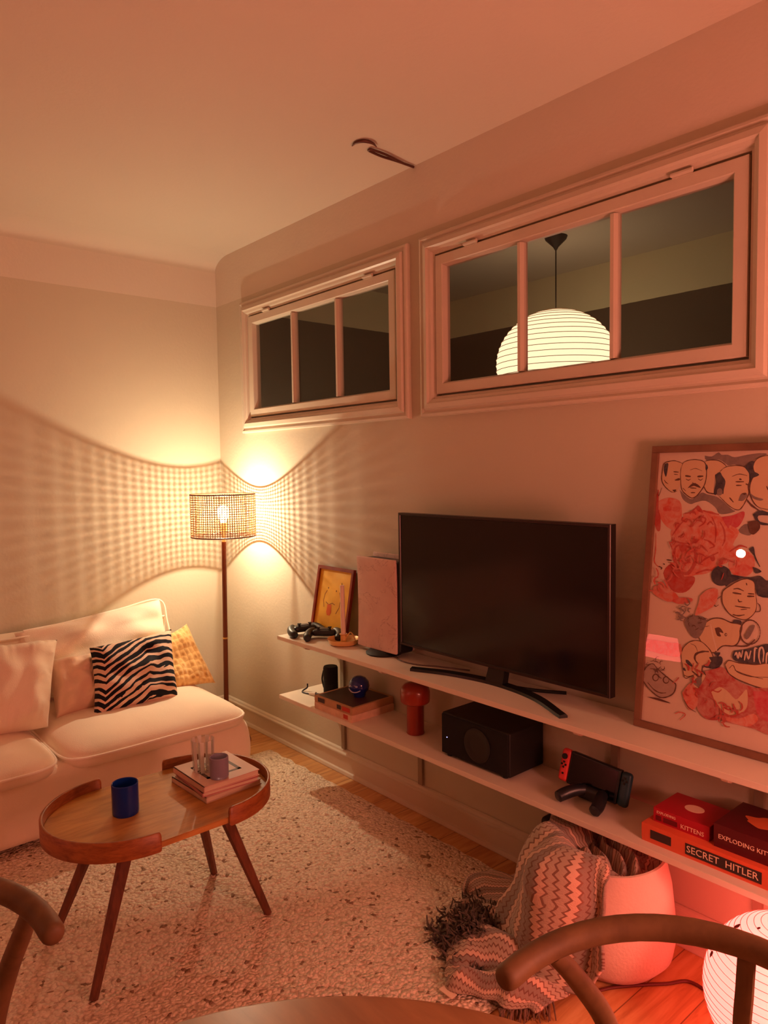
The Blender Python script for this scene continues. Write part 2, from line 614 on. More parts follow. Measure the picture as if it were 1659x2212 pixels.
ART=[
("G",0,(0.156,0.7979,0.1767,0.7952,0.1941,0.8061,0.2035,0.7991,0.2212,0.7987,0.2391,0.7917,0.273,0.7976,0.3061,0.8012,0.3227,0.7976,0.2927,0.7842,0.2708,0.7649,0.2404,0.7718,0.2231,0.7698,0.1977,0.7858,0.1614,0.7852)),
("G",0,(0.0892,0.7011,0.1098,0.6828,0.1294,0.674,0.1538,0.6929,0.1702,0.6887,0.2024,0.6803,0.2396,0.6503,0.2508,0.6441,0.2296,0.6366,0.2075,0.6358,0.1952,0.6532,0.1668,0.6704,0.1394,0.6651,0.1232,0.6601,0.1008,0.6733)),
("G",0,(0.2606,0.5919,0.2745,0.608,0.289,0.6109,0.3024,0.5965,0.293,0.5808,0.2718,0.5839)),
("P",0,(0.1037,0.6316,0.127,0.6395,0.147,0.6562,0.1618,0.643,0.187,0.6417,0.2148,0.6271,0.2381,0.6061,0.2453,0.5624,0.2438,0.5183,0.2235,0.4944,0.1849,0.4683,0.1533,0.4605,0.1257,0.4508,0.1005,0.469,0.081,0.5044,0.0753,0.5508,0.0709,0.5786,0.0863,0.6029,0.1047,0.6177)),
("P",0,(0.0271,0.6667,0.0565,0.677,0.0915,0.6684,0.1011,0.6338,0.0963,0.5987,0.0779,0.5837,0.0523,0.5965,0.0327,0.624)),
("R",0,(0.0186,0.6785,0.0247,0.7001,0.0288,0.6429,0.0368,0.6194,0.0383,0.5815,0.0269,0.5808,0.0153,0.6185)),
("P2",0,(0.0423,0.6481,0.0632,0.6536,0.0691,0.6396,0.0469,0.6365)),
("P2",0,(0.0709,0.6491,0.0926,0.6522,0.0936,0.6382,0.0741,0.6375)),
("R",0,(0.1209,0.4526,0.149,0.4555,0.1502,0.4374,0.1286,0.4098,0.0953,0.4057,0.0744,0.4242,0.0573,0.4553,0.0704,0.4801,0.0944,0.487,0.1155,0.4612)),
("K",0,(0.2148,0.6271,0.245,0.6329,0.2721,0.6449,0.2752,0.6298,0.262,0.6029,0.2388,0.5951,0.2247,0.6098)),
("P",0,(0.3111,0.5069,0.3104,0.4966,0.307,0.4868,0.3012,0.4784,0.2933,0.4719,0.2841,0.468,0.2743,0.467,0.2645,0.4689,0.2558,0.4737,0.2486,0.481,0.2438,0.4902,0.2417,0.5005,0.2425,0.5111,0.246,0.5211,0.2521,0.5297,0.2602,0.536,0.2696,0.5398,0.2795,0.5405,0.2891,0.5383,0.2977,0.5334,0.3045,0.5261,0.3091,0.517,0.3111,0.5069)),
("P2",0,(0.305,0.4892,0.3044,0.4849,0.3019,0.4808,0.2979,0.4771,0.2926,0.4742,0.2864,0.4724,0.2799,0.4717,0.2735,0.4722,0.2677,0.474,0.2632,0.4768,0.2602,0.4804,0.2589,0.4846,0.2596,0.489,0.2621,0.4932,0.2663,0.4969,0.2717,0.4997,0.2779,0.5016,0.2845,0.5022,0.2909,0.5015,0.2965,0.4997,0.3009,0.4969,0.3038,0.4933,0.305,0.4892)),
("P",0,(0.2381,0.6061,0.265,0.59,0.2503,0.5518,0.2743,0.5448,0.2581,0.5305,0.2341,0.4998,0.222,0.5165)),
("R",0.0042,(0.1361,0.61,0.1515,0.6244,0.1702,0.6207,0.1665,0.6069,0.1533,0.5971)),
("R",0.0042,(0.1759,0.6029,0.1844,0.6123,0.194,0.6038)),
("R",0.0042,(0.2112,0.6136,0.2237,0.592,0.2276,0.5657,0.2222,0.5475)),
("R",0.0042,(0.188,0.626,0.1985,0.604,0.2022,0.5818,0.2017,0.555)),
("R",0.0042,(0.1695,0.5618,0.1835,0.5582,0.2001,0.5459,0.1871,0.5382)),
("R",0.0042,(0.0766,0.5673,0.0897,0.5891,0.1053,0.6085)),
("R",0.0042,(0.075,0.5554,0.0999,0.5478,0.1286,0.5475,0.1516,0.5537)),
("R",0.0042,(0.0939,0.5637,0.1032,0.5689,0.1123,0.5764)),
("R",0.0042,(0.1085,0.6318,0.1272,0.6372,0.1426,0.6515)),
("R",0.0042,(0.1618,0.643,0.185,0.6371,0.2077,0.6335)),
("R",0.0042,(0.1605,0.4908,0.1777,0.5082,0.1951,0.5186,0.2124,0.529)),
("R",0.0042,(0.153,0.4651,0.1798,0.4768,0.1978,0.4786)),
("R",0.0042,(0.2428,0.5336,0.2675,0.5509,0.2888,0.5481)),
("R",0.0042,(0.1044,0.6224,0.1026,0.613,0.1149,0.6089)),
("R",0,(0.1405,0.6491,0.1469,0.6573,0.1569,0.6474,0.1622,0.6362,0.1481,0.6402)),
("R",0,(0.1886,0.5159,0.1995,0.5212,0.2048,0.5083,0.1962,0.5031)),
("R",0.008,(0.0956,0.5405,0.1148,0.5408,0.139,0.5323,0.1506,0.5172,0.1478,0.4896,0.1297,0.4627,0.1053,0.4694,0.0871,0.5049,0.0877,0.5306,0.0956,0.5405)),
("R",0,(0.0954,0.5428,0.1194,0.5423,0.1207,0.5239,0.1091,0.5184)),
("P2",0,(0.1359,0.5091,0.1357,0.5039,0.1344,0.4991,0.132,0.4949,0.1288,0.4918,0.1251,0.49,0.121,0.4896,0.1171,0.4907,0.1135,0.4932,0.1105,0.4969,0.1085,0.5015,0.1076,0.5067,0.1078,0.5119,0.1091,0.5168,0.1115,0.521,0.1148,0.5241,0.1185,0.5259,0.1226,0.5262,0.1266,0.525,0.1301,0.5225,0.133,0.5188,0.135,0.5142,0.1359,0.5091)),
("D",0.003,(0.0408,0.4749,0.0512,0.4712,0.049,0.4662)),
("D",0.003,(0.0553,0.4834,0.0604,0.4815)),
("D",0.003,(0.0644,0.4959,0.0817,0.4951)),
("P2",0.0025,(0.0263,0.5713,0.0285,0.5237,0.0272,0.4879,0.041,0.4726)),
("D",0.0015,(0.0222,0.7001,0.0261,0.681,0.0345,0.705)),
("S",0,(0.0358,0.7753,0.0491,0.7823,0.0688,0.7844,0.0862,0.7794,0.0938,0.7746,0.0891,0.7548,0.0911,0.7268,0.0886,0.7104,0.0823,0.6963,0.0703,0.6926,0.0575,0.6982,0.0416,0.7123,0.0328,0.7289,0.0326,0.7503)),
("D",0.0022,(0.0938,0.7746,0.0862,0.7794,0.0688,0.7844,0.0491,0.7823,0.0358,0.7753,0.0326,0.7503,0.0328,0.7289,0.0416,0.7123,0.0575,0.6982,0.0703,0.6926,0.0823,0.6963)),
("N",0,(0.0383,0.7765,0.0494,0.7775,0.0493,0.7621,0.046,0.7384,0.0404,0.7455,0.036,0.7622)),
("D",0.003,(0.0673,0.7526,0.0833,0.7513)),
("D",0.002,(0.069,0.7455,0.0814,0.7443)),
("D",0,(0.0726,0.729,0.0833,0.7338,0.0883,0.7326,0.0874,0.7279,0.0753,0.7267)),
("D",0.002,(0.0404,0.7289,0.0459,0.7218,0.0537,0.7171)),
("D",0,(0.0673,0.6996,0.0795,0.7009,0.0751,0.6938)),
("S",0,(0.1593,0.7818,0.1774,0.785,0.1979,0.7824,0.2141,0.7721,0.219,0.7654,0.2021,0.752,0.1896,0.7386,0.1892,0.6935,0.2021,0.6848,0.1837,0.6912,0.1697,0.6955,0.1618,0.7112,0.166,0.734,0.1633,0.7567)),
("D",0.0022,(0.1593,0.7818,0.1774,0.785,0.1979,0.7824,0.2141,0.7721,0.219,0.7654)),
("D",0.003,(0.1595,0.7112,0.1697,0.6955,0.1837,0.6912,0.2018,0.6893)),
("S",0,(0.0937,0.7758,0.1029,0.7827,0.1264,0.7869,0.15,0.7831,0.1598,0.775,0.1645,0.7567,0.1649,0.734,0.1615,0.7158,0.1533,0.6997,0.1405,0.6835,0.1268,0.6774,0.1094,0.6875,0.0965,0.7012,0.0911,0.7268,0.089,0.7572,0.0937,0.7758)),
("D",0.0024,(0.0937,0.7758,0.1029,0.7827,0.1264,0.7869,0.15,0.7831,0.1598,0.775,0.1645,0.7567,0.1649,0.734,0.1615,0.7158,0.1533,0.6997,0.1405,0.6835,0.1268,0.6774,0.1094,0.6875,0.0965,0.7012,0.0911,0.7268,0.089,0.7572,0.0937,0.7758)),
("D",0.0045,(0.1034,0.7408,0.1202,0.7385)),
("D",0.0045,(0.1391,0.7385,0.1564,0.7397)),
("D",0.002,(0.1064,0.7315,0.1138,0.7281,0.1207,0.7316)),
("D",0.002,(0.1418,0.7328,0.1491,0.7282,0.1557,0.7328)),
("D",0.0025,(0.1201,0.7062,0.139,0.7053)),
("D",0.0025,(0.1234,0.6924,0.1363,0.6926)),
("D",0.002,(0.1261,0.7224,0.1299,0.7178,0.1356,0.7201)),
("D",0.0013,(0.1166,0.757,0.1328,0.7615,0.1519,0.7545)),
("D",0.0015,(0.0986,0.7059,0.1088,0.6967)),
("D",0,(0.113,0.7049,0.1218,0.7154,0.1309,0.7201,0.143,0.7156,0.1517,0.7066,0.1411,0.7087,0.1315,0.7121,0.1223,0.7085)),
("N",0,(0.1598,0.775,0.1659,0.7704,0.1681,0.7613,0.1622,0.7568)),
("S",0,(0.2019,0.6871,0.2021,0.752,0.2147,0.7632,0.232,0.7675,0.2535,0.7683,0.2709,0.7627,0.2823,0.7496,0.2837,0.7278,0.2805,0.7126,0.2837,0.6952,0.2785,0.6777,0.2711,0.6601,0.2591,0.6477,0.2393,0.6547,0.2185,0.6718,0.2067,0.6827)),
("D",0.0024,(0.2021,0.752,0.2147,0.7632,0.232,0.7675,0.2535,0.7683,0.2709,0.7627,0.2823,0.7496,0.2837,0.7278,0.2805,0.7126,0.2837,0.6952,0.2785,0.6777,0.2711,0.6601,0.2591,0.6477,0.2393,0.6547,0.2185,0.6718,0.2067,0.6827)),
("N",0,(0.1893,0.7431,0.2022,0.7509,0.2095,0.7408,0.2194,0.7253,0.2164,0.7029,0.2151,0.6896,0.2033,0.7005,0.1952,0.6869,0.1892,0.6935,0.193,0.7206)),
("D",0.003,(0.2467,0.7243,0.2691,0.7245)),
("D",0.003,(0.2484,0.7144,0.2634,0.7146)),
("D",0.003,(0.2737,0.7191,0.2824,0.7148)),
("D",0.0018,(0.236,0.7386,0.255,0.7453,0.2766,0.7409)),
("D",0.003,(0.2332,0.6811,0.2449,0.6681)),
("D",0.004,(0.2559,0.7321,0.2624,0.7299)),
("G",0,(0.2575,0.6728,0.2628,0.6905,0.2753,0.6951,0.28,0.6865,0.2703,0.6732)),
("D",0,(0.2648,0.6927,0.2764,0.694,0.2736,0.6885)),
("G",0,(0.2136,0.6962,0.2134,0.6934,0.2127,0.6908,0.2114,0.6886,0.2096,0.687,0.2076,0.6862,0.2053,0.6861,0.2032,0.6869,0.2012,0.6884,0.1996,0.6905,0.1985,0.6931,0.198,0.6959,0.1981,0.6988,0.1989,0.7014,0.2002,0.7036,0.202,0.7052,0.204,0.706,0.2062,0.7061,0.2084,0.7053,0.2104,0.7038,0.212,0.7016,0.2131,0.699,0.2136,0.6962)),
("S",0,(0.3389,0.7962,0.3068,0.7904,0.2931,0.7777,0.2899,0.7626,0.2951,0.7452,0.2879,0.7279,0.2852,0.704,0.2931,0.6781,0.311,0.6571,0.3479,0.6498)),
("D",0.0026,(0.3389,0.7962,0.3068,0.7904,0.2931,0.7777,0.2899,0.7626,0.2951,0.7452,0.2879,0.7279,0.2852,0.704,0.2931,0.6781,0.311,0.6571,0.3479,0.6498)),
("N",0,(0.2688,0.7627,0.2805,0.7779,0.2931,0.7777,0.2903,0.756,0.3077,0.743,0.2876,0.7322,0.2865,0.717,0.2822,0.7343,0.2804,0.7474)),
("D",0.004,(0.2785,0.6777,0.2942,0.6608,0.3157,0.6465)),
("G",0,(0.2858,0.6953,0.301,0.6848,0.3219,0.6788,0.314,0.6743,0.295,0.6803)),
("D",0.003,(0.3279,0.7131,0.3323,0.7047,0.3408,0.7005)),
("N",0,(0.2978,0.6372,0.3156,0.6487,0.3444,0.6412,0.3447,0.636,0.3124,0.6346,0.3175,0.6188,0.3461,0.6138,0.3463,0.6106,0.3138,0.6121)),
("D",0,(0.2865,0.6173,0.3112,0.6206,0.3185,0.6017,0.3032,0.5836,0.2923,0.5916)),
("N",0.0028,(0.3054,0.5494,0.3111,0.5241,0.3249,0.4997)),
("N",0,(0.2932,0.5441,0.3052,0.5515,0.3088,0.5282)),
("N",0,(0.3065,0.4979,0.3191,0.4949,0.3297,0.4874,0.3138,0.4815)),
("N",0,(0.2524,0.4687,0.2518,0.4609,0.2491,0.4535,0.2445,0.4471,0.2383,0.4421,0.231,0.4391,0.2233,0.4382,0.2156,0.4395,0.2087,0.443,0.2031,0.4484,0.1994,0.4552,0.1977,0.4629,0.1983,0.4709,0.2012,0.4784,0.2059,0.4848,0.2123,0.4897,0.2197,0.4927,0.2275,0.4934,0.235,0.4919,0.2418,0.4883,0.2472,0.4829,0.2509,0.4762,0.2524,0.4687)),
("N",0,(0.2402,0.474,0.2598,0.4716,0.3021,0.4696,0.3264,0.4764,0.3432,0.4655,0.3592,0.4651,0.3617,0.4255,0.3256,0.4231,0.3159,0.4475,0.3025,0.4632,0.2815,0.4652,0.2526,0.449,0.2381,0.4385)),
("S",0,(0.3168,0.4328,0.3133,0.4559,0.3025,0.4633,0.2879,0.4638,0.2694,0.4553,0.2489,0.4399,0.2345,0.4272,0.231,0.4135,0.2347,0.3897,0.2537,0.366,0.2778,0.3565,0.3009,0.3578,0.3201,0.3799,0.3226,0.4058,0.3168,0.4328)),
("D",0.0024,(0.3168,0.4328,0.3133,0.4559,0.3025,0.4633,0.2879,0.4638,0.2694,0.4553,0.2489,0.4399,0.2345,0.4272,0.231,0.4135,0.2347,0.3897,0.2537,0.366,0.2778,0.3565,0.3009,0.3578,0.3201,0.3799,0.3226,0.4058,0.3168,0.4328)),
("D",0.003,(0.2601,0.4335,0.2727,0.4361,0.2878,0.4314)),
("D",0.0032,(0.2986,0.4258,0.3152,0.4266)),
("D",0.004,(0.2586,0.4235,0.2821,0.4225)),
("D",0.004,(0.297,0.4185,0.3155,0.4209)),
("D",0.003,(0.2745,0.4081,0.2771,0.4019,0.2854,0.403)),
("D",0.003,(0.2673,0.3887,0.2864,0.388,0.3072,0.3887)),
("D",0.002,(0.2826,0.381,0.2992,0.3844)),
("D",0.003,(0.2624,0.3651,0.2774,0.364,0.2939,0.3686)),
("D",0.002,(0.3201,0.3799,0.3322,0.3837,0.3312,0.3984,0.3248,0.4039)),
("D",0.002,(0.229,0.411,0.2124,0.3934,0.2155,0.3805,0.224,0.3861)),
("D",0.0025,(0.2927,0.4536,0.2952,0.4474)),
("N",0,(0.2638,0.3435,0.2696,0.352,0.2866,0.3513,0.2834,0.3357)),
("S",0,(0.174,0.2914,0.1835,0.32,0.2046,0.3433,0.233,0.3498,0.2595,0.3429,0.2873,0.3407,0.2866,0.319,0.2838,0.2969,0.272,0.2819,0.2422,0.2765,0.2216,0.2552,0.2036,0.2563,0.1868,0.2712,0.174,0.2914)),
("D",0.003,(0.174,0.2914,0.1835,0.32,0.2046,0.3433,0.233,0.3498,0.2595,0.3429,0.2873,0.3407,0.2866,0.319,0.2838,0.2969,0.272,0.2819,0.2422,0.2765,0.2216,0.2552,0.2036,0.2563,0.1868,0.2712,0.174,0.2914)),
("D",0.003,(0.3366,0.3293,0.3361,0.3203,0.3336,0.3116,0.3294,0.3041,0.3236,0.2982,0.3169,0.2944,0.3096,0.2931,0.3024,0.2945,0.2959,0.2983,0.2907,0.3043,0.2871,0.3121,0.2854,0.3209,0.2859,0.3301,0.2884,0.3389,0.2929,0.3466,0.2987,0.3524,0.3056,0.356,0.3129,0.3571,0.32,0.3557,0.3264,0.3517,0.3315,0.3457,0.335,0.338,0.3366,0.3293)),
("G",0,(0.2974,0.3143,0.3103,0.34,0.3224,0.344,0.3119,0.3146,0.3022,0.3044)),
("D",0,(0.2172,0.3209,0.2302,0.3251,0.242,0.3116,0.2311,0.312,0.2361,0.3019,0.2251,0.3022)),
("D",0.002,(0.2514,0.3088,0.251,0.3067,0.2498,0.3052,0.2482,0.3049,0.2468,0.306,0.2462,0.3079,0.2466,0.3101,0.2478,0.3115,0.2494,0.3118,0.2507,0.3108,0.2514,0.3088)),
("D",0.0035,(0.272,0.2819,0.3053,0.2878,0.3246,0.3082)),
("G",0,(0.1297,0.3252,0.1471,0.3461,0.184,0.347,0.194,0.3328,0.1785,0.2922,0.1606,0.2847,0.1406,0.3041)),
("W",0.003,(0.2054,0.3301,0.2143,0.2982,0.228,0.2586)),
("N",0,(0.2195,0.2526,0.2368,0.258,0.231,0.2459)),
("S",0,(0.1301,0.2155,0.1286,0.238,0.1389,0.2605,0.1566,0.2749,0.1794,0.2789,0.1983,0.2687,0.2128,0.2536,0.2186,0.2325,0.1932,0.2098,0.1917,0.1983,0.2039,0.1852,0.1962,0.1657,0.1837,0.1474,0.1648,0.1545,0.1677,0.1799,0.1475,0.1688,0.1399,0.1763,0.1331,0.2069,0.1301,0.2155)),
("D",0.0024,(0.1301,0.2155,0.1286,0.238,0.1389,0.2605,0.1566,0.2749,0.1794,0.2789,0.1983,0.2687,0.2128,0.2536,0.2186,0.2325,0.1932,0.2098,0.1917,0.1983,0.2039,0.1852,0.1962,0.1657,0.1837,0.1474,0.1648,0.1545,0.1677,0.1799,0.1475,0.1688,0.1399,0.1763,0.1331,0.2069,0.1301,0.2155)),
("N",0,(0.1416,0.22,0.1511,0.2195,0.1636,0.2061,0.1568,0.2047,0.1446,0.2114)),
("N",0,(0.135,0.1959,0.1409,0.197,0.145,0.1888,0.1378,0.1896)),
("D",0.005,(0.1768,0.2155,0.168,0.2273,0.1705,0.2413,0.1881,0.2513,0.206,0.2545)),
("N",0,(0.207,0.2392,0.2397,0.2476,0.2441,0.2309,0.2288,0.2125,0.2023,0.2093,0.1929,0.2142,0.2147,0.2251)),
("D",0.005,(0.1623,0.1923,0.1767,0.184,0.1883,0.1819,0.1907,0.2137)),
("G",0,(0.1692,0.1577,0.175,0.1747,0.1906,0.1802,0.1881,0.1506)),
("D",0.002,(0.1399,0.1763,0.1541,0.1748,0.172,0.1853)),
("D",0.0012,(0.1525,0.2674,0.1667,0.2631,0.1746,0.2488)),
("G2",0,(0.0153,0.1576,0.0315,0.1822,0.0462,0.1898,0.0596,0.1784,0.0829,0.1645,0.1082,0.1513,0.1183,0.1443,0.115,0.1229,0.1015,0.1083,0.0802,0.0988,0.0625,0.1017,0.0362,0.117,0.0166,0.1388,0.0153,0.1576)),
("D",0.003,(0.0153,0.1576,0.0315,0.1822,0.0462,0.1898,0.0596,0.1784,0.0829,0.1645,0.1082,0.1513,0.1183,0.1443,0.115,0.1229,0.1015,0.1083,0.0802,0.0988,0.0625,0.1017,0.0362,0.117,0.0166,0.1388,0.0153,0.1576)),
("D",0.003,(0.0651,0.1538,0.0649,0.1511,0.0641,0.1485,0.0626,0.1462,0.0606,0.1443,0.0583,0.1431,0.0559,0.1425,0.0534,0.1428,0.0513,0.1437,0.0495,0.1454,0.0483,0.1476,0.0477,0.1501,0.0479,0.1528,0.0488,0.1554,0.0502,0.1578,0.0522,0.1596,0.0545,0.1608,0.057,0.1614,0.0594,0.1611,0.0616,0.1601,0.0633,0.1585,0.0645,0.1563,0.0651,0.1538)),
("D",0.003,(0.0971,0.1536,0.097,0.1509,0.0961,0.1484,0.0947,0.1461,0.0928,0.1442,0.0905,0.143,0.0881,0.1425,0.0858,0.1427,0.0836,0.1437,0.0819,0.1453,0.0807,0.1475,0.0802,0.15,0.0804,0.1526,0.0812,0.1552,0.0827,0.1575,0.0846,0.1594,0.0869,0.1606,0.0893,0.1611,0.0916,0.1608,0.0937,0.1598,0.0955,0.1582,0.0966,0.1561,0.0971,0.1536)),
("D",0.003,(0.0325,0.1327,0.054,0.1162,0.0743,0.1114,0.0913,0.1153)),
("D",0.002,(0.0372,0.1739,0.0572,0.1756,0.063,0.165)),
("D",0,(0.0343,0.0905,0.068,0.0948,0.1077,0.0891,0.0735,0.0879)),
("P2",0.0025,(0.1177,0.1534,0.1264,0.1667,0.1087,0.1445)),
("N",0,(0.2729,0.269,0.3059,0.2793,0.3692,0.3033,0.3725,0.2497,0.3286,0.2453,0.2873,0.2415,0.2697,0.2511)),
("S",0,(0.2519,0.228,0.2618,0.2409,0.2875,0.2393,0.3287,0.2432,0.3725,0.2497,0.3766,0.1819,0.3626,0.184,0.3323,0.1867,0.2903,0.1947,0.2641,0.2065,0.2519,0.228)),
("D",0.003,(0.2519,0.228,0.2618,0.2409,0.2875,0.2393,0.3287,0.2432,0.3725,0.2497,0.3766,0.1819,0.3626,0.184,0.3323,0.1867,0.2903,0.1947,0.2641,0.2065,0.2519,0.228)),
("D",0.002,(0.2632,0.2194,0.2732,0.2301,0.2848,0.2151,0.3206,0.2097,0.3705,0.218)),
("D",0.002,(0.2783,0.2181,0.3102,0.2117,0.3511,0.2098)),
("W",0.004,(0.2758,0.2565,0.2794,0.2659,0.2846,0.2517,0.2878,0.2674,0.2928,0.2554,0.2957,0.2753)),
("W",0.004,(0.3016,0.2485,0.3042,0.2726,0.3116,0.2547,0.3164,0.277)),
("W",0.004,(0.3263,0.2491,0.3262,0.283,0.3322,0.2862)),
("W",0.004,(0.3426,0.248,0.3376,0.2639,0.3383,0.2852,0.344,0.2904,0.3488,0.2787,0.3484,0.2533)),
("W",0.004,(0.3565,0.2507,0.357,0.276,0.3665,0.2819)),
("R2",0,(0.1984,0.1997,0.2202,0.2085,0.2415,0.2194,0.2526,0.2172,0.2642,0.2044,0.2949,0.1893,0.3325,0.1826,0.3766,0.1819,0.383,0.0778,0.3392,0.0765,0.2979,0.0764,0.2769,0.0752,0.2509,0.0772,0.2249,0.0706,0.2023,0.0737,0.1827,0.0956,0.1777,0.1348,0.1897,0.1599,0.2017,0.1847)),
("S",0,(0.2199,0.1466,0.2408,0.1644,0.2606,0.1601,0.2853,0.1419,0.2991,0.1559,0.3126,0.1739,0.3171,0.1345,0.3061,0.1126,0.284,0.0964,0.2582,0.0986,0.235,0.1192)),
("R",0.004,(0.255,0.1131,0.2703,0.1103,0.2867,0.1207)),
("R",0.003,(0.2195,0.1531,0.2373,0.1505,0.2477,0.1594)),
("R",0.003,(0.235,0.1192,0.2582,0.0986,0.284,0.0964,0.3061,0.1126)),
("P",0,(0.1387,0.126,0.16,0.1579,0.1797,0.1398,0.1845,0.1028,0.1651,0.0824,0.1498,0.1013)),
("D",0.002,(0.1446,0.1091,0.1599,0.0901,0.1813,0.0819)),
("K",0,(0.329,0.1733,0.377,0.1758,0.3811,0.1083,0.3492,0.1107,0.3353,0.1388)),
("P",0,(0.25,0.0901,0.2969,0.0932,0.3327,0.115,0.3457,0.1014,0.3187,0.0775,0.2658,0.081)),
("P2",0.003,(0.1217,0.0626,0.1354,0.0706,0.1521,0.0679,0.137,0.0482)),
("P",0,(0.026,0.2571,0.0562,0.2599,0.0933,0.2594,0.1246,0.2602,0.1246,0.2259,0.0713,0.2228,0.0125,0.2309)),
("P",0,(0.0325,0.4147,0.0646,0.4231,0.1107,0.3915,0.0778,0.3756,0.0315,0.3932)),
("P2",0,(0.0874,0.3793,0.1107,0.3916,0.1485,0.3941,0.1446,0.3822,0.112,0.3733)),
("P",0,(0.171,0.4038,0.1924,0.4244,0.219,0.4275,0.2151,0.3871,0.1831,0.3603,0.1609,0.3481,0.1679,0.3808))]

# ------------------------------------------------------------------ sofa
SOFA = mat_cloth('cream_sofa_cover', (240, 222, 200))
SOFA2 = mat_cloth('cream_cushion_cover', (240, 224, 204), strength=0.35)
SEAM = mat_cloth('cream_piping', (248, 236, 220), strength=0.1)

sofa = thing('sofa', 'long cream fabric sofa with loose seat cushions against the left wall', 'sofa', (0.5, -1.3, 0.0))
def base_fn(p, u):
    # soft skirt, bulging a little at the front and the right end
    q = p.copy()
    hz = (1 - u.z * u.z)
    q.x += 0.018 * hz * max(0, u.x) + 0.004 * noise.noise(Vector((p.y * 4, p.z * 5, 2.0)))
    q.y += 0.02 * hz * max(0, u.y)
    return q
b = MB(); b.rbox(0.06, 0.945, -2.9, -0.405, 0.045, 0.315, r=0.04, n=24, fn=base_fn)
b.build('base', SOFA, sofa)
b = MB(); b.rbox(0.04, 0.22, -2.9, -0.46, 0.28, 0.685, r=0.02, n=16)
b.build('backrest', SOFA, sofa)
b = MB(); b.tube([(0.22, -2.88, 0.688), (0.22, -0.47, 0.688)], 0.005, 8)
b.build('piping', SEAM, sofa)
for (fx, fy) in ((0.12, -0.5), (0.85, -0.5), (0.12, -2.75), (0.85, -2.75)):
    b = MB(); b.lathe([(0.02, 0), (0.022, 0.05)], (fx, fy, 0), 16)
    b.build('leg', mat('dark_sofa_leg', (50, 38, 30), 0.5), sofa)

def seat_cushion(x0, x1, y0, y1, seed, top=0.405, rc=0.10):
    """crowned loose cushion; edge seam at z 0.33"""
    def outline(a):
        # superellipse round the rectangle
        ca, sa = cos(a), sin(a)
        n = 9.0
        rr = (abs(ca) ** n + abs(sa) ** n) ** (-1 / n)
        return ca * rr, sa * rr
    cx, cy, hx, hy = (x0 + x1) / 2, (y0 + y1) / 2, (x1 - x0) / 2, (y1 - y0) / 2
    def pt(s, a, zf):
        ux, uy = outline(a)
        x, y = cx + hx * ux * s, cy + hy * uy * s
        return x, y
    b = MB()
    NA, NR = 120, 22
    vs, fs = [], []
    rings = []
    for i in range(NR + 1):
        s = i / NR
        ring = []
        for k in range(NA):
            a = 2 * pi * k / NA
            x, y = pt(s, a, 0)
            wx, wy = (x - cx) / hx, (y - cy) / hy
            m = max(abs(wx), abs(wy))
            e = (1 - s ** 5) ** 0.7
            z = 0.333 + (top - 0.333) * e
            z += 0.006 * noise.noise(Vector((x * 5, y * 5, seed))) * e
            z -= 0.012 * max(0, wx) ** 2 * e
            z += 0.010 * noise.noise(Vector((y * 3.3, seed, 1))) * s ** 8 * (1 if wx > 0.8 else 0.4)
            ring.append(Vector((x, y, z)))
        rings.append(ring)
    edge = rings[-1]
    low = [[Vector((cx + (p.x - cx) * f, cy + (p.y - cy) * f, z + (p.z - 0.333) * g)) for p in edge] for f, z, g in ((1.006, 0.322, 1), (1.0, 0.306, .6), (0.985, 0.290, 0.2))]
    allr = rings + low
    for r in allr:
        vs += r
    for i in range(len(allr) - 1):
        for k in range(NA):
            fs.append((i * NA + k, i * NA + (k + 1) % NA, (i + 1) * NA + (k + 1) % NA, (i + 1) * NA + k))
    fs.append(tuple((len(allr) - 1) * NA + k for k in range(NA)))
    b.add(vs, fs)
    o = b.build('seat_cushion', SOFA, sofa, merge=True, angle=80)
    b = MB()
    b.tube([p + Vector(((p.x - cx) * .006, (p.y - cy) * .006, -0.002)) for p in edge], 0.0055, 8, closed=True)
    b.build('piping', SEAM, o)
seat_cushion(0.20, 0.972, -1.205, -0.400, 1.0)
seat_cushion(0.20, 0.972, -2.03, -1.222, 5.0, top=0.40)
seat_cushion(0.20, 0.972, -2.86, -2.045, 9.0, top=0.40)

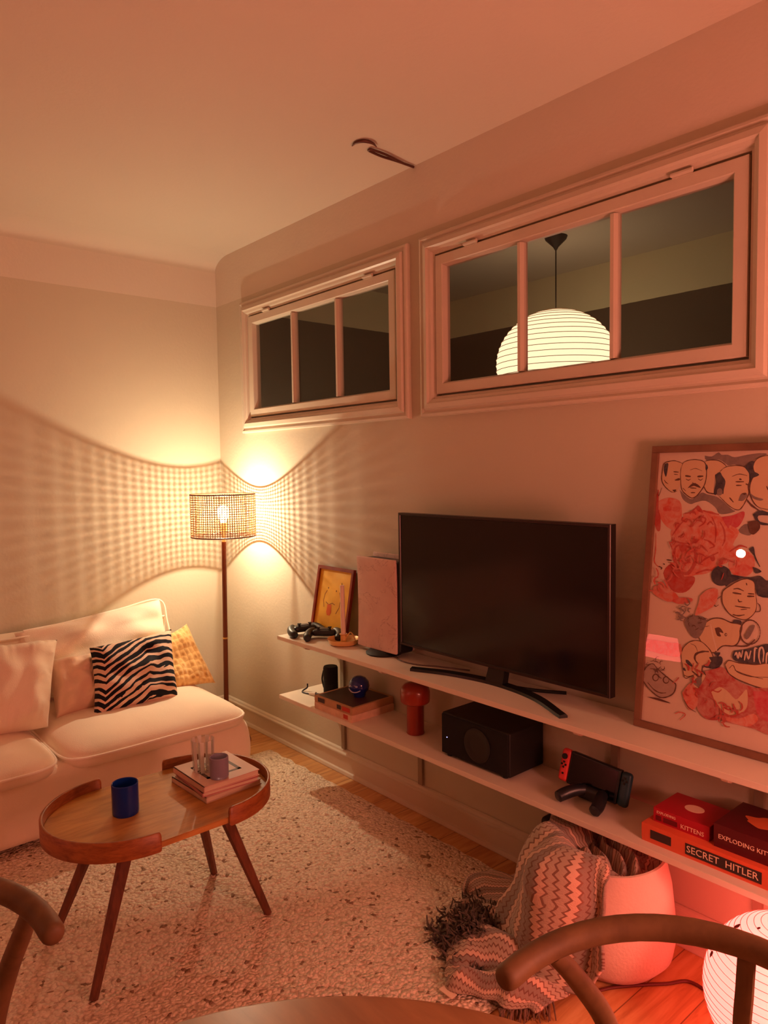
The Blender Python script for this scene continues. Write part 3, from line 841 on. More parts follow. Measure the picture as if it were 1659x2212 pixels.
# ------------------------------------------------------------------ cushions
def bil(c, u, v):
    """corners top-left, top-right, bottom-right, bottom-left"""
    return (c[3] * (1 - u) + c[2] * u) * (1 - v) + (c[0] * (1 - u) + c[1] * u) * v
def pillow(name, m, corners, T, label, cat, pinch=0.05, wr=0.006, wf=5.0, seed=0.0, n=44, group=None, gather=0.0):
    c = [Vector(p) for p in corners]
    cen = sum(c, Vector()) / 4
    nrm = ((c[1] - c[3]).cross(c[0] - c[2])).normalized()
    if nrm.x < 0:
        nrm = -nrm
    b = MB()
    def f(side):
        def g(u, v):
            a, d = 2 * u - 1, 2 * v - 1
            # edges pulled inwards between the corners
            uu = 0.5 + 0.5 * a * (1 - pinch * (1 - d * d) * abs(a) ** 2)
            vv = 0.5 + 0.5 * d * (1 - pinch * (1 - a * a) * abs(d) ** 2)
            p = bil(c, uu, vv)
            e = (max(0, 1 - a ** 4) * max(0, 1 - d ** 4)) ** 0.55
            t = T * 0.5 * e
            rim = 1 - min(1 - abs(a), 1 - abs(d))
            wv = noise.noise(Vector((u * wf, v * wf, seed + side))) * wr * (0.3 + e)
            if gather:
                wv += gather * rim ** 3 * (sin(u * 60 + 3 * noise.noise(Vector((u * 9, 0, seed)))) * (abs(d) > abs(a)) + sin(v * 42 + 3 * noise.noise(Vector((0, v * 9, seed)))) * (abs(a) >= abs(d))) * min(1, (1 - rim) * 12)
            return p + nrm * side * (t + wv * min(1, (1 - rim) * 8))
        return g
    b.grid(f(1), n, n)
    b.grid(f(-1), n, n, flip=True)
    o = b.build(name, m, merge=True, angle=80)
    # the merge loses nothing at the rim: both sheets meet there
    return tag(o, label, cat, group)

def mat_zebra():
    a = NT('zebra_print_cloth')
    uv = a.coord('UV')
    u, v, _ = a.sepxyz(uv)
    n1 = a.noise(uv, 3.2, 2)
    n2 = a.noise(uv, 9.0, 2)
    um = 0.60
    left = a.math('MULTIPLY', a.math('SUBTRACT', um, u), 0.62)
    right = a.math('MULTIPLY', a.math('SUBTRACT', u, um), 0.10)
    g = a.math('MAXIMUM', left, right)
    edge = a.math('MULTIPLY', a.math('MAXIMUM', a.math('SUBTRACT', 0.09, u), 0.0), 1.9)
    g = a.math('SUBTRACT', g, edge)
    q = a.math('ADD', v, g)
    q = a.math('ADD', q, a.math('MULTIPLY', n1, 0.14))
    cbx = a.n('ShaderNodeCombineXYZ'); a.l(a.math('MULTIPLY', u, 1.6), cbx.inputs[0]); a.l(a.math('MULTIPLY', q, 7.0), cbx.inputs[1])
    n3 = a.noise(cbx.outputs[0], 1.0, 2, .6, .3)
    s = a.math('SINE', a.math('ADD', a.math('MULTIPLY', q, 62), a.math('MULTIPLY', n3, 9)))
    s = a.math('ADD', s, a.math('MULTIPLY', a.math('SUBTRACT', n3, 0.5), 3.0))
    s = a.math('ADD', s, a.math('MULTIPLY', a.math('SUBTRACT', n2, 0.5), 1.6))
    f = a.math('GREATER_THAN', s, -0.12)
    a.color(a.mix(f, s2l((226, 190, 168)), s2l((24, 22, 32))))
    a.b.inputs['Roughness'].default_value = 0.8
    a.b.inputs['Specular IOR Level'].default_value = 0.2
    a.bump(a.math('ADD', a.noise(uv, 90, 2), a.noise(uv, 8, 3)), 0.25, 0.004)
    return a.m
def mat_dots():
    a = NT('yellow_dimpled_plush')
    uv = a.coord('UV')
    vo = a.n('ShaderNodeTexVoronoi')
    vo.inputs['Scale'].default_value = 9.5
    vo.inputs['Randomness'].default_value = 0.35
    a.l(uv, vo.inputs['Vector'])
    d = vo.outputs['Distance']
    a.color(a.ramp(d, [(0.10, s2l((200, 138, 62))), (0.42, s2l((240, 196, 124)))]))
    a.b.inputs['Roughness'].default_value = 0.9
    a.b.inputs['Sheen Weight'].default_value = 0.5
    a.bump(d, 0.7, 0.012)
    return a.m

bc = pillow('back_cushion', SOFA2, [(0.185, -1.185, 0.705), (0.185, -0.475, 0.775), (0.33, -0.47, 0.43), (0.33, -1.17, 0.40)], 0.17,
            'large cream back cushion propped on the sofa backrest behind the zebra cushion', 'cushion', pinch=0.03, wr=0.034, wf=4.0, seed=2)
b = MB()
b.tube(catmull([(0.20, -1.15, 0.712), (0.19, -0.95, 0.722), (0.19, -0.7, 0.75), (0.19, -0.485, 0.772), (0.235, -0.462, 0.66), (0.29, -0.462, 0.52)], 8), 0.005, 8)
b.build('piping', SEAM, bc)
pillow('cushion', SOFA2, [(0.44, -1.44, 0.715), (0.44, -1.07, 0.70), (0.66, -1.185, 0.385), (0.66, -1.46, 0.40)], 0.24,
       'big puffy beige cushion with gathered edges at the left end of the sofa', 'cushion', pinch=0.05, wr=0.034, wf=3.6, seed=5, gather=0.005)
pillow('cushion', mat_cloth('plain_beige_cushion_cover', (228, 196, 172)), [(0.40, -1.105, 0.600), (0.40, -0.885, 0.600), (0.57, -0.90, 0.385), (0.57, -1.125, 0.385)], 0.15,
       'small plain beige cushion squeezed between the big beige and the zebra cushion', 'cushion', pinch=0.05, wr=0.018, seed=8)
pillow('cushion', mat_zebra(), [(0.50, -0.951, 0.652), (0.47, -0.545, 0.670), (0.66, -0.605, 0.375), (0.68, -1.005, 0.385)], 0.16,
       'black and beige zebra striped cushion leaning in the middle of the sofa', 'cushion', pinch=0.07, wr=0.016, seed=11)
pillow('cushion', mat_dots(), [(0.36, -0.640, 0.600), (0.34, -0.402, 0.655), (0.53, -0.345, 0.372), (0.55, -0.62, 0.380)], 0.10,
       'mustard yellow dimpled plush cushion behind the zebra cushion', 'cushion', pinch=0.09, wr=0.010, seed=14)

# ------------------------------------------------------------------ rug
def mat_rug():
    a = NT('nubbly_wool_rug')
    g = a.coord()
    n1 = a.noise(g, 34, 3, 0.6)
    n2 = a.noise(g, 75, 2, 0.6)
    n3 = a.noise(g, 2.0, 3)
    c = a.ramp(n2, [(0.3, s2l((226, 206, 180))), (0.7, s2l((250, 236, 214)))])
    c = a.mix(a.math('MULTIPLY', n3, 0.35), c, s2l((204, 176, 148)))
    wp = a.n('ShaderNodeVectorMath', operation='ADD')
    nn_ = a.n('ShaderNodeTexNoise'); nn_.inputs['Scale'].default_value = 45; a.l(g, nn_.inputs['Vector'])
    sc_ = a.n('ShaderNodeVectorMath', operation='SCALE'); a.l(nn_.outputs['Color'], sc_.inputs[0]); sc_.inputs['Scale'].default_value = .012
    a.l(g, wp.inputs[0]); a.l(sc_.outputs[0], wp.inputs[1])
    vo = a.n('ShaderNodeTexVoronoi'); vo.inputs['Scale'].default_value = 88; a.l(wp.outputs[0], vo.inputs['Vector'])
    cr_ = a.sepxyz(vo.outputs['Color'])[0]
    c = a.mix(a.math('MULTIPLY', a.math('GREATER_THAN', vo.outputs['Distance'], .62), .35), c, s2l((170, 138, 110)))
    c = a.mix(a.math('MULTIPLY', a.math('GREATER_THAN', cr_, .88), .38), c, s2l((158, 116, 86)))
    c = a.mix(a.math('MULTIPLY', a.math('GREATER_THAN', cr_, .972), .70), c, s2l((120, 82, 58)))
    a.color(c)
    a.b.inputs['Roughness'].default_value = 1.0
    a.b.inputs['Specular IOR Level'].default_value = 0.05
    a.bump(a.math('ADD', a.math('MULTIPLY', vo.outputs['Distance'], -1.2), n1), 0.8, 0.010)
    return a.m
b = MB()
RX0, RX1, RY0, RY1 = 0.66, 2.62, -3.1, -0.115
def rug_fn(u, v):
    x = RX0 + (RX1 - RX0) * u
    y = RY0 + (RY1 - RY0) * v
    e = min(u * 30, (1 - u) * 30, v * 40, (1 - v) * 40, 1)
    z = 0.003 + 0.011 * min(1, e) + (0.006 * noise.noise(Vector((x * 38, y * 38, 0))) + 0.003 * noise.noise(Vector((x * 90, y * 90, 3)))) * min(1, e)
    x += 0.006 * noise.noise(Vector((y * 22, 1, u)))
    y += 0.010 * noise.noise(Vector((x * 16, 2, v)))
    return Vector((x, y, max(0.001, z)))
b.grid(rug_fn, 190, 290, uv=False)
rug = b.build('rug', mat_rug(), angle=180, origin=(1.7, -1.5, 0))
tag(rug, 'large cream nubbly wool rug with brown flecks on the floorboards', 'rug')

# ------------------------------------------------------------------ coffee table
OAK = mat_wood('coffee_table_oak', (156, 104, 48), (198, 144, 76), scale=(6, 1, 6), rough=0.38, grain=9, rings=2.5)
OAKR = mat_wood('coffee_table_bent_rim', (124, 66, 30), (164, 96, 48), scale=(3, 3, 12), rough=0.4)
WALN = mat_wood('coffee_table_leg_wood', (84, 44, 28), (122, 70, 46), scale=(5, 5, 1), rough=0.5)
ct = thing('coffee_table', 'small oval wooden coffee table with raised bent rims and splayed legs', 'table', (1.695, -1.14, 0.014))
TCX, TCY, TR, TS = 1.695, -1.14, 0.232, 0.112
def stadium(r, n=28, s=TS):
    P = []
    for k in range(n + 1):
        a = pi * k / n
        P.append((TCX + r * cos(a), TCY + s + r * sin(a)))
    for k in range(n + 1):
        a = pi + pi * k / n
        P.append((TCX + r * cos(a), TCY - s + r * sin(a)))
    return P
b = MB()
b.poly([Vector((x, y, 0.392)) for x, y in stadium(TR)], (0, 0, 0.018))
b.build('tabletop', OAK, ct, bevel=0.002)
for sgn in (1, -1):
    b = MB()
    path = []
    for e_ in (.006, .0045, .002, 0.0, -.006):
        path.append((TCX + TR, TCY + sgn * (TS - e_)))
    for k in range(1, 40):
        a = pi * k / 40
        path.append((TCX + TR * cos(a), TCY + sgn * (TS + TR * sin(a))))
    for e_ in (-.006, 0.0, .002, .0045, .006):
        path.append((TCX - TR, TCY + sgn * (TS - e_)))
    n = len(path)
    vs, fs = [], []
    for i, (x, y) in enumerate(path):
        px, py = path[max(0, i - 1)]
        qx, qy = path[min(n - 1, i + 1)]
        t = Vector((qx - px, qy - py, 0)).normalized()
        nn = Vector((t.y, -t.x, 0)) * (1 if sgn > 0 else -1)
        if nn.dot(Vector((x - TCX, y - TCY, 0))) < 0:
            nn = -nn
        zt = 0.443
        ee = min(i, n - 1 - i)
        zt -= (.012, .005, .0015, 0)[min(3, ee)]
        zb = 0.386 + (.008, .003, .001, 0)[min(3, ee)]
        for (d, z) in ((0, zb), (0.009, zb), (0.009, zt - .002), (0.007, zt), (0.002, zt), (0, zt - .002)):
            vs.append(Vector((x, y, z)) + nn * d)
    for i in range(n - 1):
        for k in range(6):
            fs.append((i * 6 + k, i * 6 + (k + 1) % 6, (i + 1) * 6 + (k + 1) % 6, (i + 1) * 6 + k))
    fs += [(0, 1, 2, 3, 4, 5), tuple((n - 1) * 6 + k for k in range(5, -1, -1))]
    b.add(vs, fs)
    b.build('rim', OAKR, ct, angle=50)
for (p, q) in (((1.500, -1.415, 0.014), (1.600, -1.285, .392)), ((1.880, -1.430, 0.014), (1.800, -1.285, .392)), ((1.534, -.889, 0.014), (1.610, -.99, .392)), ((1.867, -.870, 0.014), (1.785, -.99, .392))):
    b = MB()
    P = Vector(p); Q = Vector(q)
    b.tube([P, P.lerp(Q, .5), Q], [0.0125, 0.017, 0.022], 8)
    b.build('leg', WALN, ct, angle=30)

def glass_mat(name, rgb, rough, alpha_mix=0.0):
    a = NT(name)
    a.color(s2l(rgb))
    a.b.inputs['Roughness'].default_value = rough
    a.b.inputs['Transmission Weight'].default_value = alpha_mix
    a.b.inputs['IOR'].default_value = 1.45
    return a.m
def tumbler_profile(r, h, t=0.004, base=0.008, flare=1.0):
    o = [(0.0, 0.0), (r * .93, 0.0), (r * .99, 0.004), (r, 0.012), (r * (1 + (flare - 1) * .5), h * .5), (r * flare, h - .002), (r * flare - t / 2, h)]
    i = [(r * flare - t, h - .002), (r * (1 + (flare - 1) * .5) - t, h * .5), (r - t, base + .006), (r * .9 - t, base), (0.0, base)]
    return o + i
b = MB(); b.lathe(tumbler_profile(0.0395, 0.096, 0.004), (1.688, -1.252, 0.410), 48)
tag(b.build('candle_glass', glass_mat('cobalt_blue_glass', (18, 58, 160), 0.22, 0.35), merge=True), 'dark cobalt blue candle glass on the left half of the coffee table', 'glass')

BPINK = mat('book_cover_dusty_pink', (196, 132, 128), 0.6, var=0.06)
BCREAM = mat('book_cover_cream', (206, 180, 158), 0.6, var=0.08)
BPAGE = mat('book_pages', (222, 202, 178), 0.9, bump=(300, 0.5, 0.001))
BDARK = mat('print_ink_brown', (92, 62, 56), 0.6)
def book(name, cx, cy, z0, lx, ly, th, rot, cover, label, cat='book', group=None, spine='-y'):
    t = thing(name, label, cat, (cx, cy, z0), group)
    M = Matrix.Rotation(rot, 4, 'Z')
    hx, hy = lx / 2, ly / 2
    b = MB(); b.box(cx - hx, cx + hx, cy - hy, cy + hy, z0, z0 + .0025); b.box(cx - hx, cx + hx, cy - hy, cy + hy, z0 + th - .0025, z0 + th)
    b.box(cx - hx, cx + hx, cy - hy, cy - hy + .003, z0, z0 + th)
    o = b.build('cover', cover, t, smooth=False)
    b = MB(); b.box(cx - hx + .003, cx + hx - .003, cy - hy + .003, cy + hy - .003, z0 + .0025, z0 + th - .0025)
    b.build('pages', BPAGE, t, smooth=False)
    t.rotation_euler.z = rot
    return t
zb = 0.410
BR = radians(-4)
book('book', 1.683, -0.945, zb, 0.225, 0.205, 0.018, radians(3), BCREAM, 'thick cream book, lowest of the pile on the coffee table')
book('book', 1.686, -0.945, zb + .018, 0.218, 0.195, 0.014, radians(-3), BPINK, 'dusty pink book in the middle of the coffee table pile')
tb = book('book', 1.686, -0.947, zb + .032, 0.215, 0.200, 0.020, radians(1), mat('book_cover_pale_rose', (214, 176, 160), 0.55, var=0.04), 'pale book with a dark frame printed on top, topmost of the coffee table pile')
b = MB()
for (x0, x1, y0, y1) in ((-.060, .060, -.062, -.050), (-.060, .060, .050, .062), (-.060, -.048, -.062, .062), (.048, .060, -.062, .062), (-.030, .030, -.010, .012)):
    b.box(x0, x1, y0, y1, .020, .0203)
o = b.build('cover_print', BDARK, None, smooth=False, origin=(0, 0, 0)); o.parent = tb

def mat_striped_glass():
    a = NT('clear_glass_with_white_stripes')
    a.t.nodes.remove(a.b)
    co = a.coord()
    x, y, z = a.sepxyz(co)
    an = a.math('ARCTAN2', y, x)
    s = a.math('SINE', a.math('MULTIPLY', an, 9))
    f = a.math('GREATER_THAN', a.math('ADD', s, a.math('MULTIPLY', a.noise(co, 40, 2), 0.6)), 0.35)
    tr = a.n('ShaderNodeBsdfTransparent'); tr.inputs[0].default_value = (0.92, 0.93, 0.93, 1)
    gl = a.n('ShaderNodeBsdfGlossy'); gl.inputs['Roughness'].default_value = 0.06
    fr = a.n('ShaderNodeFresnel'); fr.inputs[0].default_value = 1.5
    m1 = a.n('ShaderNodeMixShader'); a.l(a.math('MULTIPLY', fr.outputs[0], a.math('SUBTRACT', 1.0, a.n('ShaderNodeNewGeometry').outputs['Backfacing'])), m1.inputs[0]); a.l(tr.outputs[0], m1.inputs[1]); a.l(gl.outputs[0], m1.inputs[2])
    df = a.n('ShaderNodeBsdfDiffuse'); df.inputs[0].default_value = (*s2l((232, 222, 214)), 1)
    tl = a.n('ShaderNodeBsdfTranslucent'); tl.inputs[0].default_value = (*s2l((232, 222, 214)), 1)
    m0 = a.n('ShaderNodeMixShader'); m0.inputs[0].default_value = 0.35; a.l(df.outputs[0], m0.inputs[1]); a.l(tl.outputs[0], m0.inputs[2])
    m2 = a.n('ShaderNodeMixShader'); a.l(a.math('MULTIPLY', f, 0.85), m2.inputs[0]); a.l(m1.outputs[0], m2.inputs[1]); a.l(m0.outputs[0], m2.inputs[2])
    a.l(m2.outputs[0], a.out.inputs[0])
    return a.m
b = MB(); b.lathe(tumbler_profile(0.034, 0.105, 0.003, flare=1.12), (1.672, -0.985, zb + .0525), 48)
tag(b.build('tumbler', mat_striped_glass(), merge=True), 'tall clear glass tumbler with white stripes standing on the coffee table books', 'glass')
b = MB(); b.lathe(tumbler_profile(0.030, 0.068, 0.004), (1.757, -0.972, zb + .0525), 48)
a = NT('frosted_lilac_glass'); a.color(s2l((176, 168, 196))); a.b.inputs['Roughness'].default_value = 0.35; a.b.inputs['Transmission Weight'].default_value = 0.45
tag(b.build('candle_glass', a.m, merge=True), 'small frosted lilac candle glass standing on the coffee table books', 'glass')

# ------------------------------------------------------------------ floor lamp
LX, LY = 0.432, -0.224
BRASSY = mat('lamp_pole_bronze', (112, 58, 32), 0.4, 0.3)
STRAW = mat('woven_cane', (178, 130, 76), 0.7)
CANE_RIM = mat('cane_shade_rim', (104, 56, 30), 0.6)
fl = thing('floor_lamp', 'lit floor lamp with a woven cane drum shade in the corner', 'lamp', (LX, LY, 0))
b = MB(); b.lathe([(0.125, 0), (0.128, .006), (0.125, .014), (0.02, .020), (0.012, .04)], (LX - .03, LY, 0), 48)
b.build('base', BRASSY, fl)
b = MB(); b.tube([(LX - .03, LY, .02), (LX, LY, 1.075)], 0.0125, 16)
b.build('pole', BRASSY, fl)
b = MB(); b.tube([(LX - .015, LY, .56), (LX - .0148, LY, .568)], 0.0135, 16); b.build('joint', mat('brass', (220, 180, 110), 0.3, 1.0), fl)
b = MB(); b.tube([(LX, LY, 1.070), (LX, LY, 1.12)], 0.010, 12); b.tube([(LX, LY, 1.12), (LX, LY, 1.175)], 0.017, 16)
b.build('socket', mat('lamp_socket_ivory', (214, 190, 160), 0.5), fl)
SH0, SH1, SR = 1.105, 1.322, 0.165
b = MB()
NV, NH = 84, 17
def strip(p0, p1, wdir, wd, nd, th):
    vs = []
    for p in (p0, p1):
        for sw, sn in ((-1, -1), (1, -1), (1, 1), (-1, 1)):
            vs.append(p + wdir * wd * sw * .5 + nd * th * sn * .5)
    b.add(vs, [(0, 1, 5, 4), (1, 2, 6, 5), (2, 3, 7, 6), (3, 0, 4, 7), (0, 3, 2, 1), (4, 5, 6, 7)])
for k in range(NV):
    a = 2 * pi * k / NV
    nd = Vector((cos(a), sin(a), 0)); td = Vector((-sin(a), cos(a), 0))
    rr = SR + (0.0012 if k % 2 else -0.0012)
    strip(Vector((LX, LY, SH0 + .004)) + nd * rr, Vector((LX, LY, SH1 - .004)) + nd * rr, td, 0.0038, nd, 0.0012)
for j in range(NH):
    z = SH0 + .012 + (SH1 - SH0 - .024) * j / (NH - 1)
    for k in range(NV):
        a0 = 2 * pi * k / NV; a1 = 2 * pi * (k + 1) / NV
        p0 = Vector((LX + SR * cos(a0), LY + SR * sin(a0), z)); p1 = Vector((LX + SR * cos(a1), LY + SR * sin(a1), z))
        am = (a0 + a1) / 2
        strip(p0, p1, Vector((0, 0, 1)), 0.0036, Vector((cos(am), sin(am), 0)), 0.0012)
sh = b.build('lamp_shade', STRAW, fl, smooth=False)
for z in (SH0, SH1):
    b = MB(); b.tube([(LX + SR * cos(2 * pi * k / 64), LY + SR * sin(2 * pi * k / 64), z) for k in range(64)], 0.0038, 8, closed=True)
    b.build('shade_rim', CANE_RIM, sh)
b = MB()
for k in range(3):
    a = 2 * pi * k / 3 + .62
    b.tube([(LX + .016 * cos(a), LY + .016 * sin(a), 1.125), (LX + SR * cos(a), LY + SR * sin(a), SH0)], 0.0022, 8)
b.build('shade_carrier', CANE_RIM, sh)
BZ = 1.232
a = NT('lit_clear_bulb')
a.t.nodes.remove(a.b)
tr = a.n('ShaderNodeBsdfTransparent'); em = a.n('ShaderNodeEmission'); em.inputs[0].default_value = (1, .72, .38, 1); em.inputs[1].default_value = 7.0
ad = a.n('ShaderNodeAddShader'); a.l(tr.outputs[0], ad.inputs[0]); a.l(em.outputs[0], ad.inputs[1]); a.l(ad.outputs[0], a.out.inputs[0])
b = MB(); b.lathe([(0.0, 1.172), (0.014, 1.174), (0.016, 1.185), (0.026, 1.205), (0.031, 1.228), (0.027, 1.25), (0.016, 1.262), (0.0, 1.266)], (LX, LY, 0), 32)
b.build('light_bulb', a.m, fl, merge=True)
ld = bpy.data.lights.new('bulb_light', 'POINT'); ld.energy = BULB_W; ld.color = BULB_COL; ld.shadow_soft_size = 0.007
lo = bpy.data.objects.new('bulb_light', ld); COL.objects.link(lo); lo.parent = fl; lo.location = (0, 0, BZ)

# ------------------------------------------------------------------ wall shelves
SHY = -0.26
ZT, ZL = 0.677, 0.400
for nm, z, x0, lab in (('wall_shelf', ZT, 0.985, 'upper long white wall shelf carrying the television'), ('wall_shelf', ZL, 0.990, 'lower long white wall shelf carrying the black subwoofer')):
    b = MB(); b.box(x0, 4.3, SHY, -0.014, z - .018, z)
    tag(b.build(nm, WHITE_MATT, smooth=False, bevel=0.0012), lab, 'shelf')
RL = ['white slotted shelf rail nearest the floor lamp', 'white slotted shelf rail behind the mushroom lamp', 'white slotted shelf rail behind the handheld console', 'white slotted shelf rail below the framed poster', 'white slotted shelf rail at the near end of the shelves']
RAILM = mat('grey_beige_rail_paint', (150, 132, 112), .6)
for i, x in enumerate((1.15, 1.68, 2.59, 3.035, 4.05)):
    t = thing('shelf_rail', RL[i], 'shelf rail', (x, 0, 0.12), 'rails carrying the two wall shelves')
    b = MB(); b.box(x - .0125, x + .0125, -0.0135, 0.0, 0.12, 0.66)
    b.build('rail', RAILM, t, smooth=False)
    for z in (ZT, ZL):
        b = MB()
        pts = [Vector((x - .010, -0.0135, z - .018)), Vector((x - .010, -0.225, z - .018)), Vector((x - .010, -0.225, z - .038)), Vector((x - .010, -0.205, z - .046)), Vector((x - .010, -0.0135, z - .062))]
        b.poly(pts, (0.020, 0, 0))
        b.build('bracket', WHITE_MATT, t, smooth=False, bevel=0.002)

# ------------------------------------------------------------------ television
BLK = mat('black_satin_plastic', (18, 17, 18), 0.35)
BLKM = mat('black_matt_plastic', (15, 14, 15), 0.6, bump=(200, .1, .001))
BEZ = mat('dark_metal_bezel', (58, 46, 42), 0.35, 0.6)
t = thing('television', 'large flat television, switched off, standing on the upper shelf', 'television', (2.17, -0.12, ZT))
TX0, TX1, TZ0, TZ1, TY = 1.698, 2.648, 0.741, 1.270, -0.125
b = MB()
rect_frame(b, TX0, TX1, TZ0, TZ1, [(0.0, TY + .022), (0, TY - .006), (0.0015, TY - .008), (0.009, TY - .008), (0.011, TY - .004), (0.011, TY + .01)])
b.build('bezel', BEZ, t, smooth=False)
a = NT('switched_off_screen'); a.color((0.006, 0.005, 0.005)); a.b.inputs['Roughness'].default_value = 0.12; a.b.inputs['Specular IOR Level'].default_value = 0.5
b = MB(); b.box(TX0 + .010, TX1 - .010, TY - .0035, TY + .004, TZ0 + .010, TZ1 - .010)
b.build('screen', a.m, t, smooth=False)
b = MB(); b.box(TX0 + .003, TX1 - .003, TY + .004, TY + .024, TZ0 + .003, TZ1 - .003)
b.rbox(TX0 + .12, TX1 - .12, TY + .02, TY + .060, TZ0 + .03, TZ1 - .17, r=.02)
b.build('rear_housing', BLKM, t, smooth=False)
b = MB()
arc = catmull([(1.838, -.200, 0), (1.992, -.135, 0), (2.180, -.105, 0), (2.372, -.135, 0), (2.545, -.222, 0)], 10)
n = len(arc)
vs, fs = [], []
for i, p in enumerate(arc):
    tt = (arc[min(n - 1, i + 1)] - arc[max(0, i - 1)]).normalized(); nn = Vector((-tt.y, tt.x, 0))
    hw = 0.014 + 0.006 * cos(pi * (i / (n - 1) - .5))
    for sw, z in ((-1, ZT), (1, ZT), (1, ZT + .007), (0.6, ZT + .013), (-0.9, ZT + .010)):
        vs.append(Vector((p.x, p.y, z)) + nn * hw * sw)
for i in range(n - 1):
    for k in range(5):
        fs.append((i * 5 + k, i * 5 + (k + 1) % 5, (i + 1) * 5 + (k + 1) % 5, (i + 1) * 5 + k))
fs += [(4, 3, 2, 1, 0), tuple((n - 1) * 5 + k for k in range(5))]
b.add(vs, fs)
b.build('foot', BLK, t, angle=40)
b = MB()
b.poly([Vector((2.14, -.125, ZT)), Vector((2.22, -.125, ZT)), Vector((2.215, -.10, ZT + .08)), Vector((2.145, -.10, ZT + .08))], (0, .03, 0))
b.tube(catmull([(2.22, -.11, ZT + .006), (2.33, -.075, ZT + .006), (2.42, -.03, ZT + .008)], 6), 0.006, 8)
b.build('stand_neck', BLK, t)
b = MB()
b.tube(catmull([(1.66, -.12, ZT + .003), (1.72, -.145, ZT + .003), (1.80, -.14, ZT + .003), (1.88, -.10, ZT + .003), (2.0, -.05, ZT + .003)], 8), 0.0028, 8)
tag(b.build('power_cable', mat('grey_cable', (96, 74, 66), 0.5)), 'thin grey cable lying on the upper shelf under the television', 'cable')

# ------------------------------------------------------------------ upright game console
t = thing('game_console', 'upright game console with pinkish white side panel beside the television', 'game console', (1.555, -0.10, ZT))
def mat_sketchy():
    a = NT('faintly_printed_white_panel')
    co = a.coord()
    n1 = a.noise(co, 9, 4, .6, 1.5)
    ln = a.math('LESS_THAN', a.math('ABSOLUTE', a.math('SUBTRACT', n1, 0.56)), 0.010)
    n2 = a.noise(co, 14, 3)
    c = a.ramp(n2, [(0.35, s2l((206, 170, 160))), (0.7, s2l((216, 184, 172)))])
    c = a.mix(a.math('MULTIPLY', ln, 0.35), c, s2l((140, 88, 84)))
    a.color(c); a.b.inputs['Roughness'].default_value = 0.55
    return a.m
PAN = mat_sketchy()
def bow(y, zoff):
    return lambda p, u: Vector((p.x, p.y + (-0.006) * (u.z * u.z) + 0.004 * abs(u.x) ** 3, p.z + 0.010 * (u.x > 0.5) * u.z * u.z * 0))
b = MB(); b.rbox(1.434, 1.682, -.137, -.126, ZT + .018, 1.078, r=.004, n=12, fn=bow(0, 0)); b.build('front_panel', PAN, t)
b = MB(); b.rbox(1.434, 1.682, -.046, -.035, ZT + .018, 1.086, r=.004, n=12); b.build('rear_panel', PAN, t)
b = MB(); b.rbox(1.440, 1.689, -.126, -.046, ZT + .016, 1.070, r=.012, n=8); b.build('body', BLK, t)
b = MB(); b.lathe([(0.0, 0), (0.075, 0), (0.078, .006), (0.060, .018), (0, .018)], (1.570, -.105, ZT), 40); b.build('base_stand', BLKM, t, merge=True)

# ------------------------------------------------------------------ framed yellow picture
FT, FB = Vector((1.0, -0.012, 0.985)), Vector((1.0, -0.070, ZT))
fv = (FT - FB).normalized(); FH = (FT - FB).length; FW = 0.275
Mf = frame_M(FB, (1, 0, 0), fv)   # z out = x cross y
out = Mf.to_3x3() @ Vector((0, 0, 1))
REDW = mat_wood('red_brown_frame', (120, 34, 18), (150, 52, 26), rough=.4)
t = thing('framed_picture', 'small yellow picture in a red-brown frame leaning behind the candle', 'picture', FB)
b = MB()
for (u0, u1, v0, v1) in ((0, FW, 0, .016), (0, FW, FH - .016, FH), (0, .014, .016, FH - .016), (FW - .014, FW, .016, FH - .016)):
    b.box(u0, u1, v0, v1, 0, .016, Mf)
b.build('frame', REDW, t, smooth=False)
b = MB(); b.box(.013, FW - .013, .015, FH - .015, .002, .006, Mf)
b.build('picture_print', mat('yellow_print', (244, 190, 56), 0.5, var=0.08, vscale=12), t, smooth=False)
YB2 = mat('print_brown_line', (150, 88, 26), 0.6); YO = mat('print_orange', (226, 104, 22), 0.6)
b = MB()
def fpath(pts, r): b.tube([Mf @ Vector((x, y, .0062)) for x, y in pts], r, 6, flat=.15, up=out)
fpath([(.075, .12), (.065, .15), (.07, .18), (.085, .20)], .0022)
fpath([(.17, .10), (.19, .13), (.195, .165), (.18, .20)], .0022)
fpath([(.085, .145), (.11, .135), (.135, .145), (.155, .140)], .0022)
for x, y in ((.092, .212), (.155, .204)):
    b.lathe([(0, 0), (.004, 0), (.004, .0006), (0, .0006)], (0, 0, 0), 12)
    for i in range(len(b.v) - 48, len(b.v)):
        b.v[i] = Mf @ (b.v[i] + Vector((x, y, .006)))
b.build('drawn_face', YB2, t)
b = MB(); b.poly([Mf @ Vector((x, y, .0061)) for x, y in ((.10, .137), (.13, .137), (.135, .10), (.125, .085), (.105, .085), (.097, .10))], out * .0004)
b.build('drawn_tongue', YO, t, smooth=False)

